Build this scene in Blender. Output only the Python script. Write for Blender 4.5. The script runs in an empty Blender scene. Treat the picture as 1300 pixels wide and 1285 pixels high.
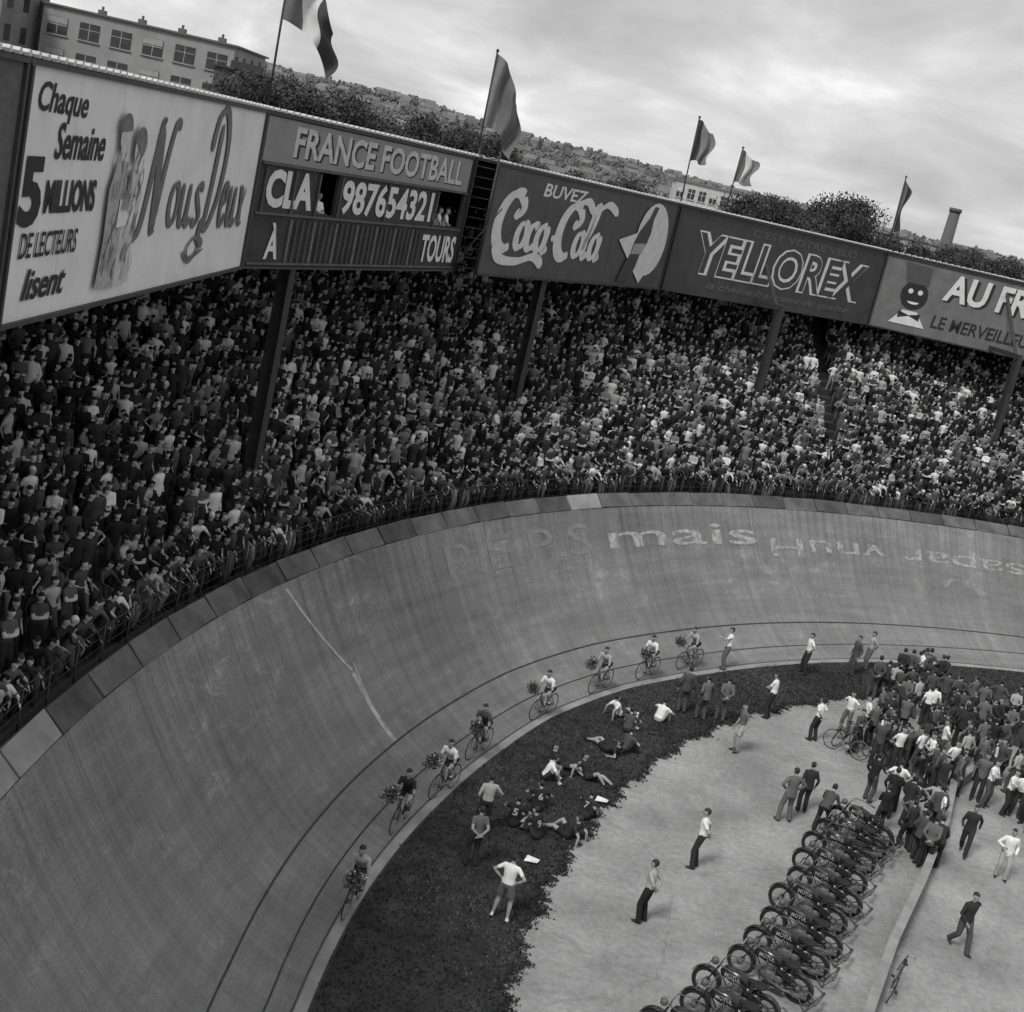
import bpy, math, random, time
from mathutils import Vector, Matrix
import numpy as np
random.seed(7)
SC=bpy.context.scene
# world frame: metres, +Y away from the camera stand, infield level z=0, bend centre at (CX,CY)
CX,CY=39.5,21.
def pol(q):
    X,Y=q;dx=CX-X;dy=Y-CY
    return math.degrees(math.atan2(dy,dx)),math.hypot(dx,dy)
# ---------------- mesh builder
class MB:
    def __init__(s): s.v=[];s.f=[];s.m=[]
    def add(s,vs,fs,mat=0):
        o=len(s.v); s.v+= [tuple(q) for q in vs]; s.f+=[tuple(i+o for i in q) for q in fs]; s.m+=[mat]*len(fs)
    def tube(s,pts,rad,seg=8,mat=0,side=None):
        pts=[Vector(q) for q in pts]; n=len(pts)
        if not isinstance(rad,(list,tuple)): rad=[rad]*n
        vs=[];fs=[]
        t0=(pts[-1]-pts[0])
        t0=t0.normalized() if t0.length>1e-6 else Vector((0,0,1))
        base=Vector(side) if side else (Vector((0,1,0)) if abs(t0.y)<.8 else Vector((1,0,0)))
        for i in range(n):
            t=(pts[min(i+1,n-1)]-pts[max(i-1,0)]).normalized()
            sd=(base-t*base.dot(t)).normalized(); nn=t.cross(sd)
            r=rad[i]; a,b=(r if isinstance(r,(list,tuple)) else (r,r))
            for k in range(seg):
                th=2*math.pi*k/seg
                vs.append(pts[i]+sd*(a*math.cos(th))+nn*(b*math.sin(th)))
        for i in range(n-1):
            for k in range(seg):
                k2=(k+1)%seg
                fs.append((i*seg+k,i*seg+k2,(i+1)*seg+k2,(i+1)*seg+k))
        fs.append(tuple(reversed(range(seg)))); fs.append(tuple((n-1)*seg+k for k in range(seg)))
        s.add(vs,fs,mat)
    def torus(s,cn,R,r,seg=24,rs=6,mat=0):
        cn=Vector(cn);vs=[];fs=[]
        for i in range(seg):
            a=2*math.pi*i/seg
            for k in range(rs):
                b=2*math.pi*k/rs; rr=R+r*math.cos(b)
                vs.append(cn+Vector((rr*math.cos(a),r*math.sin(b),rr*math.sin(a))))
        for i in range(seg):
            for k in range(rs):
                i2=(i+1)%seg;k2=(k+1)%rs
                fs.append((i*rs+k,i*rs+k2,i2*rs+k2,i2*rs+k))
        s.add(vs,fs,mat)
    def box(s,cn,sz,mat=0,rot=None):
        cn=Vector(cn);vs=[]
        for x in(-1,1):
            for y in(-1,1):
                for z in(-1,1):
                    q=Vector((x*sz[0]/2,y*sz[1]/2,z*sz[2]/2))
                    vs.append(cn+(rot@q if rot else q))
        s.add(vs,[(0,1,3,2),(4,6,7,5),(0,4,5,1),(2,3,7,6),(0,2,6,4),(1,5,7,3)],mat)
    def ell(s,cn,sz,mat=0,rot=None,seg=12,rings=8):
        cn=Vector(cn);vs=[];fs=[]
        for i in range(1,rings):
            th=math.pi*i/rings
            for k in range(seg):
                ph=2*math.pi*k/seg
                q=Vector((sz[0]*math.sin(th)*math.cos(ph),sz[1]*math.sin(th)*math.sin(ph),sz[2]*math.cos(th)))
                vs.append(cn+(rot@q if rot else q))
        q0=Vector((0,0,sz[2]));vs.append(cn+(rot@q0 if rot else q0));vs.append(cn-(rot@q0 if rot else q0))
        T_=len(vs)-2
        for i in range(rings-2):
            for k in range(seg):
                k2=(k+1)%seg;fs.append((i*seg+k,(i+1)*seg+k,(i+1)*seg+k2,i*seg+k2))
        for k in range(seg):
            k2=(k+1)%seg;fs.append((T_,k,k2));fs.append((T_+1,(rings-2)*seg+k2,(rings-2)*seg+k))
        s.add(vs,fs,mat)
    def mesh(s,name,mats=(),smooth=True):
        me=bpy.data.meshes.new(name);me.from_pydata(s.v,[],s.f)
        for m_ in mats: me.materials.append(m_)
        me.polygons.foreach_set('material_index',s.m)
        if smooth: me.polygons.foreach_set('use_smooth',[True]*len(s.f))
        me.update();return me
def obj(name,me,parent=None,loc=None,rz=None):
    o=bpy.data.objects.new(name,me);SC.collection.objects.link(o)
    if parent:o.parent=parent
    if loc:o.location=loc
    if rz is not None:o.rotation_euler=(0,0,rz)
    return o
# ---------------- materials
def mat(name,col,rough=.8,var=.25,scale=6.,bump=0.,fine=0.,spec=.3,coord='Object'):
    m=bpy.data.materials.new(name);m.use_nodes=True;nt=m.node_tree;N=nt.nodes;L=nt.links.new
    b=N['Principled BSDF'];b.inputs['Roughness'].default_value=rough;b.inputs['Specular IOR Level'].default_value=spec
    tc=N.new('ShaderNodeTexCoord')
    n=N.new('ShaderNodeTexNoise');n.inputs['Scale'].default_value=scale;n.inputs['Detail'].default_value=8;n.inputs['Roughness'].default_value=.62
    L(tc.outputs[coord],n.inputs['Vector'])
    mr=N.new('ShaderNodeMapRange');mr.inputs['From Min'].default_value=.28;mr.inputs['From Max'].default_value=.72
    mr.inputs['To Min'].default_value=col*(1-var);mr.inputs['To Max'].default_value=col*(1+var)
    L(n.outputs['Fac'],mr.inputs['Value']);L(mr.outputs[0],b.inputs['Base Color'])
    if bump:
        n2=N.new('ShaderNodeTexNoise');n2.inputs['Scale'].default_value=scale*8;n2.inputs['Detail'].default_value=4;L(tc.outputs[coord],n2.inputs['Vector'])
        bp=N.new('ShaderNodeBump');bp.inputs['Strength'].default_value=bump;bp.inputs['Distance'].default_value=.02
        L(n2.outputs['Fac'],bp.inputs['Height']);L(bp.outputs[0],b.inputs['Normal'])
    return m
def rmat(name,stops,mul=1.,rough=.85):
    m=bpy.data.materials.new(name);m.use_nodes=True;nt=m.node_tree;N=nt.nodes;L=nt.links.new
    b=N['Principled BSDF'];b.inputs['Roughness'].default_value=rough;b.inputs['Specular IOR Level'].default_value=.15
    oi=N.new('ShaderNodeObjectInfo');mm=N.new('ShaderNodeMath');mm.operation='MULTIPLY';mm.inputs[1].default_value=mul
    fr=N.new('ShaderNodeMath');fr.operation='FRACT'
    L(oi.outputs['Random'],mm.inputs[0]);L(mm.outputs[0],fr.inputs[0])
    r=N.new('ShaderNodeValToRGB');r.color_ramp.interpolation='CONSTANT'
    e=r.color_ramp.elements
    while len(e)<len(stops): e.new(.5)
    for i,(pp,v) in enumerate(stops): e[i].position=pp;e[i].color=(v,v,v,1)
    L(fr.outputs[0],r.inputs[0]);L(r.outputs[0],b.inputs['Base Color']);return m
SKIN=mat('skin',.32,.6,.1,10);HAIR=mat('hair',.025,.6,.2,20);SHOE=mat('shoe_leather',.025,.4);DARK=mat('dark_detail',.03)
CL={k:mat('cloth_'+k,v,.9,.15,9,.3) for k,v in dict(white=.75,light=.36,mid=.12,gray=.07,dark=.03,black=.018).items()}
MATS=[SKIN,HAIR,CL['white'],CL['dark'],SHOE,DARK]
CM=[rmat('crowd_skin',[(0,.3),(.3,.38),(.7,.46)],3.7),rmat('crowd_hair',[(0,.012),(.45,.02),(.75,.045),(.87,.1),(.95,.65)],7.3),
    rmat('crowd_tops',[(0,.012),(.2,.02),(.4,.034),(.58,.055),(.7,.09),(.79,.17),(.86,.36),(.92,.65)],1.),
    rmat('crowd_bottoms',[(0,.02),(.4,.04),(.7,.08),(.9,.2)],13.1),SHOE,DARK]
# ---------------- people
def ik(a,t,l1,l2,pole):
    a=Vector(a);t=Vector(t);d=t-a;L=min(d.length,(l1+l2)*.999);u=d.normalized()
    x=(l1*l1-l2*l2+L*L)/(2*L);h=math.sqrt(max(l1*l1-x*x,0))
    pl=Vector(pole);pl=(pl-u*pl.dot(u)).normalized()
    return a+u*x+pl*h, a+u*L
PENDING=[]
def person(name,pose,style='shirt',voxel=.018,detail=True,mats=None):
    P=dict(hip=(0,0,.95),lean=3,ank=[(0,.11,.08),(0,-.11,.08)],wri=[(.06,.27,.88),(.06,-.27,.88)],kp=[(1,.15,0),(1,-.15,0)],ep=[(-1,.5,0),(-1,-.5,0)],head=(0,0),toe=[0.15,-.15])
    P.update(pose)
    H=Vector(P['hip']);L=math.radians(P['lean']);up=Vector((math.sin(L),0,math.cos(L)))
    side=Vector((0,1,0));fw=side.cross(up).normalized()
    suit=style=='suit'
    b=MB();bones=[]
    k=1.08 if suit else 1
    T=lambda h,x=0,y=0:H+up*h+fw*x+side*y
    b.tube([T(-.10),T(-.03),T(.06),T(.16),T(.28),T(.38),T(.45),T(.49)],[(.12,.09),(.165*k,.118*k),(.16*k,.115*k),(.148*k,.108*k),(.165*k,.118*k),(.178*k,.115*k),(.15*k,.09*k),(.06,.055)],14,side=side)
    if suit: b.tube([T(.1),T(-.02),T(-.14)],[(.16,.118),(.182,.135),(.19,.14)],14,side=side)
    nb=T(.47); hp,hy=[math.radians(q) for q in P['head']]
    hu=(up*.35+Vector((0,0,.65))).normalized()
    fz=Matrix.Rotation(hy,3,'Z')@Vector((math.cos(hp),0,-math.sin(hp)))
    su=hu.cross(fz).normalized(); hu2=fz.cross(su).normalized()
    hc=nb+hu*.06+hu2*.115+fz*.02
    HR=Matrix((fz,su,hu2)).transposed()
    b.tube([nb-up*.02,nb+hu*.04,hc-hu2*.03],[.062,.055,.05],10,side=side)
    b.ell(hc+hu2*.02,(.1,.077,.098),rot=HR); b.ell(hc-hu2*.045+fz*.018,(.072,.058,.07),rot=HR)
    b.ell(hc+fz*.098-hu2*.02,(.022,.014,.026),rot=HR)
    for sg in(1,-1): b.ell(hc+su*.078*sg-hu2*.01,(.02,.014,.032),rot=HR)
    b.ell(hc+hu2*.035-fz*.018,(.1,.085,.095),rot=HR)
    fingers=[]
    for i,sg in enumerate((1,-1)):
        hip=H+side*.085*sg-up*.02
        kn,an=ik(hip,P['ank'][i],.44,.43,P['kp'][i])
        if style in('shorts','racer'):
            b.tube([hip+Vector((0,0,.02)),hip.lerp(kn,.35),hip.lerp(kn,.75),kn,kn.lerp(an,.3),kn.lerp(an,.7),an],[.1,.088,.07,.056,.058,.042,.037],10)
            if style=='shorts': b.tube([hip,hip.lerp(kn,.4),hip.lerp(kn,.72)],[.1,.105,.108],10)
        else:
            b.tube([hip+Vector((0,0,.02)),hip.lerp(kn,.35),hip.lerp(kn,.75),kn,kn.lerp(an,.35),kn.lerp(an,.75),an+(an-kn).normalized()*.02],[.105,.098,.085,.078,.078,.074,.074],10)
        sd=(an-kn).normalized()
        ft=Vector(P['foot'][i] if 'foot' in P else (1,P['toe'][i],0)).normalized()
        heel=an+sd*.035-ft*.05
        b.tube([heel-ft*.02,heel+ft*.06,heel+ft*.15,heel+ft*.24],[(.032,.038),(.04,.045),(.046,.032),(.03,.018)],10,side=(0,1,0))
        bones+=[(hip,kn,'th'),(kn,an,'sh'),(heel,heel+ft*.22,'ft')]
        sh=T(.425,0,.17*sg)
        el,wr=ik(sh,P['wri'][i],.29,.26,P['ep'][i])
        e=1.15 if suit else 1
        b.tube([T(.43,0,.08*sg),sh,sh.lerp(el,.4),el,el.lerp(wr,.4),wr],[.06,.062*e,.052*e,.043*e,.041*e,.029*e],10,side=fw)
        hd=(wr-el).normalized()
        if 'hd' in P: hd=Vector(P['hd'][i]).normalized()
        hs=hd.cross(side); hs=(hs.normalized() if hs.length>.1 else fw)
        b.tube([wr-hd*.01,wr+hd*.04,wr+hd*.085],[(.028,.02),(.04,.018),(.038,.014)],8,side=hs)
        fingers.append((wr,hd,hs))
        bones+=[(sh,el,'ua'),(el,wr,'fa'),(wr,wr+hd*.15,'ha')]
    bones+=[(T(-.02),T(.40),'to'),(nb+hu*.03,hc,'nk')]
    me0=b.mesh(name+'_raw');o=bpy.data.objects.new(name+'_raw',me0);SC.collection.objects.link(o)
    md=o.modifiers.new('r','REMESH');md.mode='VOXEL';md.voxel_size=voxel
    PENDING.append(dict(name=name,o=o,bones=bones,hc=hc,HR=HR,fz=fz,su=su,hu2=hu2,fingers=fingers,style=style,H=H,up=up,detail=detail,mats=mats or MATS))
def finish():
    bpy.context.view_layer.update();dg=bpy.context.evaluated_depsgraph_get();res={}
    for d in PENDING:
        me=bpy.data.meshes.new_from_object(d['o'].evaluated_get(dg))
        nv=len(me.vertices);V=np.empty(nv*3);me.vertices.foreach_get('co',V);V=V.reshape(-1,3)
        nl=len(me.loops);LI=np.empty(nl,dtype=np.int32);me.loops.foreach_get('vertex_index',LI)
        n=len(me.polygons);LT=np.empty(n,dtype=np.int32);me.polygons.foreach_get('loop_total',LT)
        off=np.concatenate([[0],np.cumsum(LT)])
        fl=[LI[off[i]:off[i+1]].tolist() for i in range(n)]
        ed=np.empty(len(me.edges)*2,dtype=np.int32);me.edges.foreach_get('vertices',ed);ed=ed.reshape(-1,2)
        for it in range(2):
            A=np.zeros_like(V);cn=np.zeros(nv)
            np.add.at(A,ed[:,0],V[ed[:,1]]);np.add.at(A,ed[:,1],V[ed[:,0]]);np.add.at(cn,ed.ravel(),1)
            V=.5*V+.5*A/np.maximum(cn,1)[:,None]
        C=np.array([V[q].mean(0) for q in fl])
        best=np.full(n,1e9);lab=np.zeros(n,int);par=np.zeros(n)
        keys=['th','sh','ft','ua','fa','ha','to','nk'];offs=dict(to=.13,th=.08,sh=.06,ua=.05,nk=.05)
        for a,q,kk in d['bones']:
            a=np.array(a);dd=np.array(q)-a;tt=np.clip(((C-a)@dd)/(dd@dd),0,1)
            dist=np.linalg.norm(C-a-tt[:,None]*dd,axis=1)-offs.get(kk,.03)
            w=dist<best;best[w]=dist[w];lab[w]=keys.index(kk);par[w]=tt[w]
        loc=(C-np.array(d['hc']))@np.array(d['HR'])
        head=(np.linalg.norm(loc/np.array([.125,.1,.15]),axis=1)<1)
        st=d['style'];m=np.full(n,2)
        m[(lab==0)|(lab==1)]=3;m[lab==2]=4;m[lab==5]=0
        if st in('shirt','shorts','racer'):
            m[lab==4]=0; m[(lab==3)&(par>.6)]=0
        if st in('shorts','racer'):
            m[(lab==1)]=0; m[(lab==0)&(par>.7)]=0; m[(lab==1)&(par>.85)]=2
        relH=(C-np.array(d['H']))@np.array(d['up'])
        if st!='suit': m[(lab==6)&(relH<.03)]=3
        m[(lab==7)]=0;m[head]=0
        m[head&((loc[:,2]>.055)|((loc[:,0]<-.01)&(loc[:,2]>-.055)))&~((np.abs(loc[:,1])>.07)&(loc[:,2]<.03)&(loc[:,0]>-.03))]=1
        fb=MB();hc,HR,fz,su,hu2=d['hc'],d['HR'],d['fz'],d['su'],d['hu2']
        if d['detail']:
            for wr,hd,hs in d['fingers']:
                pn=hd.cross(hs).normalized()
                for j,(of,ln) in enumerate([(-.03,.065),(-.01,.078),(.01,.073),(.03,.058)]):
                    b0=wr+hd*.078+hs*of
                    fb.tube([b0,b0+hd*ln*.5+pn*.004,b0+hd*ln*.85+pn*.02],[.009,.0085,.006],5,0)
                b0=wr+hd*.03-hs*.035
                fb.tube([b0,b0+hd*.03-hs*.022,b0+hd*.06-hs*.026+pn*.01],[.012,.01,.008],5,0)
            for sg in(1,-1):
                fb.ell(hc+fz*.083+su*.03*sg+hu2*.005,(.014,.014,.008),5,rot=HR,seg=6,rings=4)
                fb.box(hc+fz*.09+su*.03*sg+hu2*.024,(.012,.03,.006),1,rot=HR)
            fb.ell(hc+fz*.085-hu2*.065,(.01,.024,.006),5,rot=HR,seg=6,rings=4)
        vs=[tuple(q) for q in V.tolist()]+fb.v
        fs=fl+[[i+nv for i in q] for q in fb.f]
        ms=[int(q) for q in m]+fb.m
        nm=bpy.data.meshes.new(d['name']);nm.from_pydata(vs,[],fs)
        for q in d['mats']: nm.materials.append(q)
        nm.polygons.foreach_set('material_index',ms);nm.polygons.foreach_set('use_smooth',[True]*len(fs));nm.update()
        res[d['name']]=nm
    for d in PENDING: SC.collection.objects.unlink(d['o'])
    for d in PENDING: bpy.data.objects.remove(d['o'])
    return res
POSES=dict(
 stand={},
 handsback=dict(wri=[(-.17,.03,.98),(-.17,-.03,.96)],ep=[(-.6,1,0),(-.6,-1,0)],hd=[(0,-1,-.3),(0,1,-.3)],ank=[(.03,.14,.08),(-.02,-.1,.08)]),
 hips=dict(wri=[(.02,.2,1.03),(.02,-.2,1.03)],ep=[(-.3,1,0),(-.3,-1,0)],hd=[(.3,-.6,-.5),(.3,.6,-.5)],ank=[(0,.2,.08),(.0,-.18,.08)]),
 walk=dict(hip=(0,0,.93),lean=6,ank=[(.27,.08,.09),(-.3,-.08,.16)],wri=[(-.15,.25,.9),(.27,-.22,.95)],foot=[(1,.05,.15),(1,-.05,-.5)]),
 point=dict(wri=[(.5,.2,1.35),(.06,-.27,.88)],ep=[(0,.6,-1),(-1,-.5,0)]),
 folded=dict(wri=[(.2,-.08,1.16),(.22,.06,1.13)],ep=[(0,1,-.6),(0,-1,-.6)],hd=[(.1,-1,0),(.1,1,0)]),
 relax=dict(hip=(0,.03,.94),ank=[(.1,.16,.08),(-.04,-.09,.08)],wri=[(.12,.25,.92),(.25,-.16,1.12)],ep=[(-1,.5,0),(-.6,-1,-.3)],lean=6),
 rail=dict(hip=(-.1,0,.93),lean=30,ank=[(-.12,.12,.08),(-.05,-.12,.08)],wri=[(.5,.2,1.0),(.48,-.22,1.0)],ep=[(-.2,1,-.5),(-.2,-1,-.5)],head=(20,0)),
 bend=dict(hip=(-.1,0,.9),lean=48,ank=[(-.12,.16,.08),(.05,-.14,.08)],wri=[(.5,.15,.75),(.45,-.2,.72)],ep=[(-.2,1,-.5),(-.2,-1,-.5)],head=(30,0)),
 sit=dict(hip=(0,0,.13),lean=22,ank=[(.5,.16,.07),(.44,-.2,.07)],kp=[(.3,.1,1),(.3,-.2,1)],wri=[(.42,.12,.42),(.36,-.14,.4)],ep=[(0,1,-.3),(0,-1,-.3)],head=(15,20)),
 sitback=dict(hip=(0,0,.12),lean=-28,ank=[(.82,.1,.07),(.62,-.14,.07)],kp=[(0,.1,1),(0,-.2,1)],foot=[(.4,.1,1),(.8,0,.6)],wri=[(-.42,.28,.06),(-.42,-.28,.06)],ep=[(-1,0,.3),(-1,0,.3)]),
 lie=dict(hip=(0,0,.12),lean=-62,ank=[(.85,.05,.09),(.8,-.1,.07)],kp=[(0,0,1),(0,-.3,1)],foot=[(.3,.5,1),(.3,-.5,1)],wri=[(-.3,.3,.06),(-.05,-.28,.12)],ep=[(-1,.3,-.3),(-1,-.3,-.2)],head=(-5,10)),
 cyc=dict(hip=(-.2,0,1.0),lean=44,ank=[(-.08,.1,.52),(-.08,-.1,.19)],wri=[(.4,.19,.93),(.4,-.19,.93)],ep=[(-.3,.4,-1),(-.3,-.4,-1)],head=(5,0),foot=[(1,.05,-.1),(1,-.05,-.2)],hd=[(.6,-.3,-.6),(.6,.3,-.6)]),
)
need=[('stand','shirt'),('stand','suit'),('relax','suit'),('relax','shirt'),('handsback','shirt'),('handsback','suit'),('hips','shirt'),('hips','suit'),('hips','shorts'),('walk','suit'),('point','shirt'),('folded','shirt'),('folded','suit'),('bend','suit'),('sit','racer'),('sit','shirt'),('sitback','racer'),('lie','racer'),('cyc','racer'),('stand','shorts')]
for a,b_ in need: person('m_%s_%s'%(a,b_),POSES[a],b_,.019)
cneed=[('stand','shirt',(5,15)),('stand','suit',(12,-20)),('folded','suit',(8,10)),('folded','shirt',(15,-10)),('rail','shirt',(10,0)),('rail','suit',(15,15)),('hips','shirt',(0,-30)),('handsback','suit',(10,30)),('relax','suit',(18,0)),('relax','shirt',(6,25))]
for i,(a,b_,h) in enumerate(cneed):
    q=dict(POSES[a]);q['head']=h;person('c_%d'%i,q,b_,.036,False,CM)
PM=finish()
# ---------------- track geometry (polar about the bend centre)
inner=[(4.4,41.31),(9.8,41.51),(15.6,41.69),(18.8,41.78),(25.2,42.06),(30.1,42.38),(37.2,42.53),(43.7,42.37),(57.1,42.4),(69.3,42.3)]
RZ=5.
def itp(tab,a):
    return float(np.interp(a,[q[0] for q in tab],[q[1] for q in tab]))
CF=(-7.1334e-06,0.00055397,0.012406,46.756);C1=(6.809e-07,-0.000105,0.005693,0.2958);C2=(1.226e-06,-0.0001386,0.00558,0.127)
def Rin(a): return itp(inner,a)
def Rr(a): a=min(max(a,-.6),72.1);return float(np.polyval(CF,a))
def zt(t): return RZ*(.08*t+.92*max(t,0)**2.0)
def XY(a,R): a=math.radians(a);return CX-R*math.cos(a),CY+R*math.sin(a)
def S(a,t,lift=0):
    r0=Rin(a);r1=Rr(a);R=r0+(r1-r0)*t;x,y=XY(a,R);z=zt(t)
    if lift:
        sl=RZ*(.08+1.84*t)/(r1-r0);n=math.hypot(1,sl)
        R2=R-lift*sl/n;x,y=XY(a,R2);z+=lift/n
    return (x,y,z)
A0,A1=-28.,108.
def track_mat():
    m=bpy.data.materials.new('track_concrete');m.use_nodes=True;nt=m.node_tree;N=nt.nodes;L=nt.links.new
    b=N['Principled BSDF'];b.inputs['Roughness'].default_value=.85;b.inputs['Specular IOR Level'].default_value=.25
    at=N.new('ShaderNodeAttribute');at.attribute_name='bk'
    sp=N.new('ShaderNodeSeparateXYZ');L(at.outputs['Vector'],sp.inputs[0])
    def noise(sx,sy,det,ro=.6,ox=0,dist=0):
        mp=N.new('ShaderNodeMapping');mp.inputs['Scale'].default_value=(sx,sy,1);mp.inputs['Location'].default_value=(ox,ox*.7,ox);n=N.new('ShaderNodeTexNoise');n.inputs['Scale'].default_value=1;n.inputs['Detail'].default_value=det;n.inputs['Roughness'].default_value=ro;n.inputs['Distortion'].default_value=dist
        L(at.outputs['Vector'],mp.inputs['Vector']);L(mp.outputs[0],n.inputs['Vector']);return n.outputs['Fac']
    def rng(x,a,b_,c_,d):
        q=N.new('ShaderNodeMapRange');q.inputs['From Min'].default_value=a;q.inputs['From Max'].default_value=b_;q.inputs['To Min'].default_value=c_;q.inputs['To Max'].default_value=d;L(x,q.inputs['Value']);return q.outputs[0]
    def mul(x,y,op='MULTIPLY'):
        q=N.new('ShaderNodeMath');q.operation=op
        L(x,q.inputs[0])
        if isinstance(y,float): q.inputs[1].default_value=y
        else: L(y,q.inputs[1])
        return q.outputs[0]
    v=mul(rng(noise(.13,.3,6),.3,.7,.165,.255),rng(noise(2.4,.1,7,.75),.32,.68,.8,1.16))
    v=mul(v,rng(noise(.25,3.,7,.7,3),.35,.7,.86,1.12)); v=mul(v,rng(noise(20,20,5,.75),.25,.75,.66,1.34))
    v=mul(v,rng(noise(.55,.8,12,.8,7),.54,.68,1,1.35)); v=mul(v,rng(noise(.35,.5,12,.75,13),.32,.44,.76,1))
    # run-down stains from the upper rim: strong near the top, fading lower
    st=mul(rng(noise(3.2,.05,6,.8,21),.48,.7,0,.45),rng(sp.outputs[1],3.,7.5,0,1))
    one=N.new('ShaderNodeMath');one.operation='SUBTRACT';one.inputs[0].default_value=1.;L(st,one.inputs[1]);v=mul(v,one.outputs[0])
    # pale scuffed patches of old paint in the upper third
    pt=mul(rng(noise(.9,1.6,9,.85,33,.6),.53,.6,0,.5),mul(rng(sp.outputs[1],4.2,5.6,0,1),rng(noise(.16,.2,2,.5,41),.48,.58,0,1)))
    ad=N.new('ShaderNodeMath');ad.operation='ADD';ad.inputs[0].default_value=1.;L(pt,ad.inputs[1]);v=mul(v,ad.outputs[0])
    md=N.new('ShaderNodeMath');md.operation='PINGPONG';md.inputs[1].default_value=3.;L(sp.outputs[0],md.inputs[0])
    v=mul(v,rng(md.outputs[0],0,.03,.8,1))
    # hairline cracks
    mp=N.new('ShaderNodeMapping');mp.inputs['Scale'].default_value=(.3,.35,1);L(at.outputs['Vector'],mp.inputs['Vector'])
    nz=N.new('ShaderNodeTexNoise');nz.inputs['Scale'].default_value=1.5;nz.inputs['Detail'].default_value=5;L(mp.outputs[0],nz.inputs['Vector'])
    va=N.new('ShaderNodeVectorMath');va.operation='ADD';L(mp.outputs[0],va.inputs[0]);L(nz.outputs['Color'],va.inputs[1])
    vo=N.new('ShaderNodeTexVoronoi');vo.feature='DISTANCE_TO_EDGE';L(va.outputs[0],vo.inputs['Vector']);vo.inputs['Scale'].default_value=1.
    v=mul(v,rng(vo.outputs['Distance'],0,.008,.82,1))
    L(v,b.inputs['Base Color']);return m
TR=track_mat()
def strip_obj(name,fn,a0,a1,na,ts,mat_,parent=None,attr=False):
    vs=[];fs=[];bk=[]
    for i in range(na+1):
        a=a0+(a1-a0)*i/na
        for t in ts:
            vs.append(fn(a,t));bk.append((math.radians(a)*46,t*8,0))
    n=len(ts)
    for i in range(na):
        for j in range(n-1):fs.append((i*n+j,i*n+j+1,(i+1)*n+j+1,(i+1)*n+j))
    me=bpy.data.meshes.new(name);me.from_pydata(vs,[],fs);me.materials.append(mat_)
    me.polygons.foreach_set('use_smooth',[True]*len(fs))
    if attr:
        at=me.attributes.new('bk','FLOAT_VECTOR','POINT');at.data.foreach_set('vector',[x for q in bk for x in q])
    me.update();return obj(name,me,parent)
track=strip_obj('velodrome_track',lambda a,t:S(a,t),A0,A1,300,[i/24 for i in range(25)],TR,attr=True)
PALE=mat('pale_track_band',.28,.85,.35,.9);LINE=mat('track_line_paint',.045,.7,.5,5);WP=mat('faded_white_paint',.4,.8,.45,3.2)
strip_obj('pale_band',lambda a,t:S(a,t,.004),A0,A1,300,[.003,.03,.05],PALE,track)
def cline(name,fn,w,mt,lift=.006):
    strip_obj(name,lambda a,k:S(a,fn(min(max(a,0),74))+k*w,lift),A0,A1,400,[-.5,.5],mt,track)
cline('outer_line',lambda a:float(np.polyval(C1,a)),.009,LINE);cline('middle_line',lambda a:float(np.polyval(C2,a)),.008,LINE);cline('inner_line',lambda a:.058,.006,LINE,.008)
cline('edge_line',lambda a:0.,.01,LINE,.008)
mb=MB()
def brow(a0,t0,a1,t1,w,n=30,lift=.012):
    vs=[];fs=[]
    for i in range(n+1):
        k=i/n;a=a0+(a1-a0)*k;t=t0+(t1-t0)*k
        vs+= [S(a-w,t,lift),S(a+w,t,lift)]
    for i in range(n): fs.append((2*i,2*i+1,2*i+3,2*i+2))
    mb.add(vs,fs,0)
brow(17.2,.985,19.6,.69,.08);brow(19.6,.68,19.9,.38,.15);brow(19.9,.71,19.8,.49,.04)
obj('finish_line',mb.mesh('finish_line',[WP],False),track)
# ---------------- text helper
def text_mesh(txt,offset=.0,shear=0.):
    cu=bpy.data.curves.new('t','FONT');cu.body=txt;cu.offset=offset;cu.shear=shear;cu.resolution_u=3
    o=bpy.data.objects.new('t',cu);SC.collection.objects.link(o);bpy.context.view_layer.update()
    me=bpy.data.meshes.new_from_object(o.evaluated_get(bpy.context.evaluated_depsgraph_get()))
    V=np.empty(len(me.vertices)*3);me.vertices.foreach_get('co',V);V=V.reshape(-1,3)[:,:2]
    F=[list(q.vertices) for q in me.polygons]
    bpy.data.objects.remove(o)
    V=V-V.min(0);mx=V.max(0);return V/mx,F
def bank_text(name,txt,a0,a1,t0,t1,mt,off=.02,flip=False):
    V,F=text_mesh(txt,off)
    if flip: V=1-V
    vs=[S(a0+(a1-a0)*x,t0+(t1-t0)*y,.012) for x,y in V]
    m_=MB();m_.add(vs,F,0);return obj(name,m_.mesh(name,[mt],False),track)
def faded(name,lo,hi,sc,a_=.38,b2=.62):
    m=mat(name,(lo+hi)/2,.85,.3,sc);q=m.node_tree.nodes['Map Range'];q.inputs['To Min'].default_value=lo;q.inputs['To Max'].default_value=hi
    q.inputs['From Min'].default_value=a_;q.inputs['From Max'].default_value=b2;return m
GH=faded('ghost_paint',.19,.25,4.);WPT=faded('worn_white_lettering',.2,.5,4.,.36,.66);FP=faded('worn_faint_lettering',.18,.4,5.)
bank_text('painted_word',"mais",41.0,52.4,.84,.93,WPT,.008)
bank_text('painted_word',"sapar vnuH",53.4,72.2,.79,.90,FP,.006,True)
bank_text('painted_word',"P.E.P.S",28.5,39.6,.83,.95,GH,.0)
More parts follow.
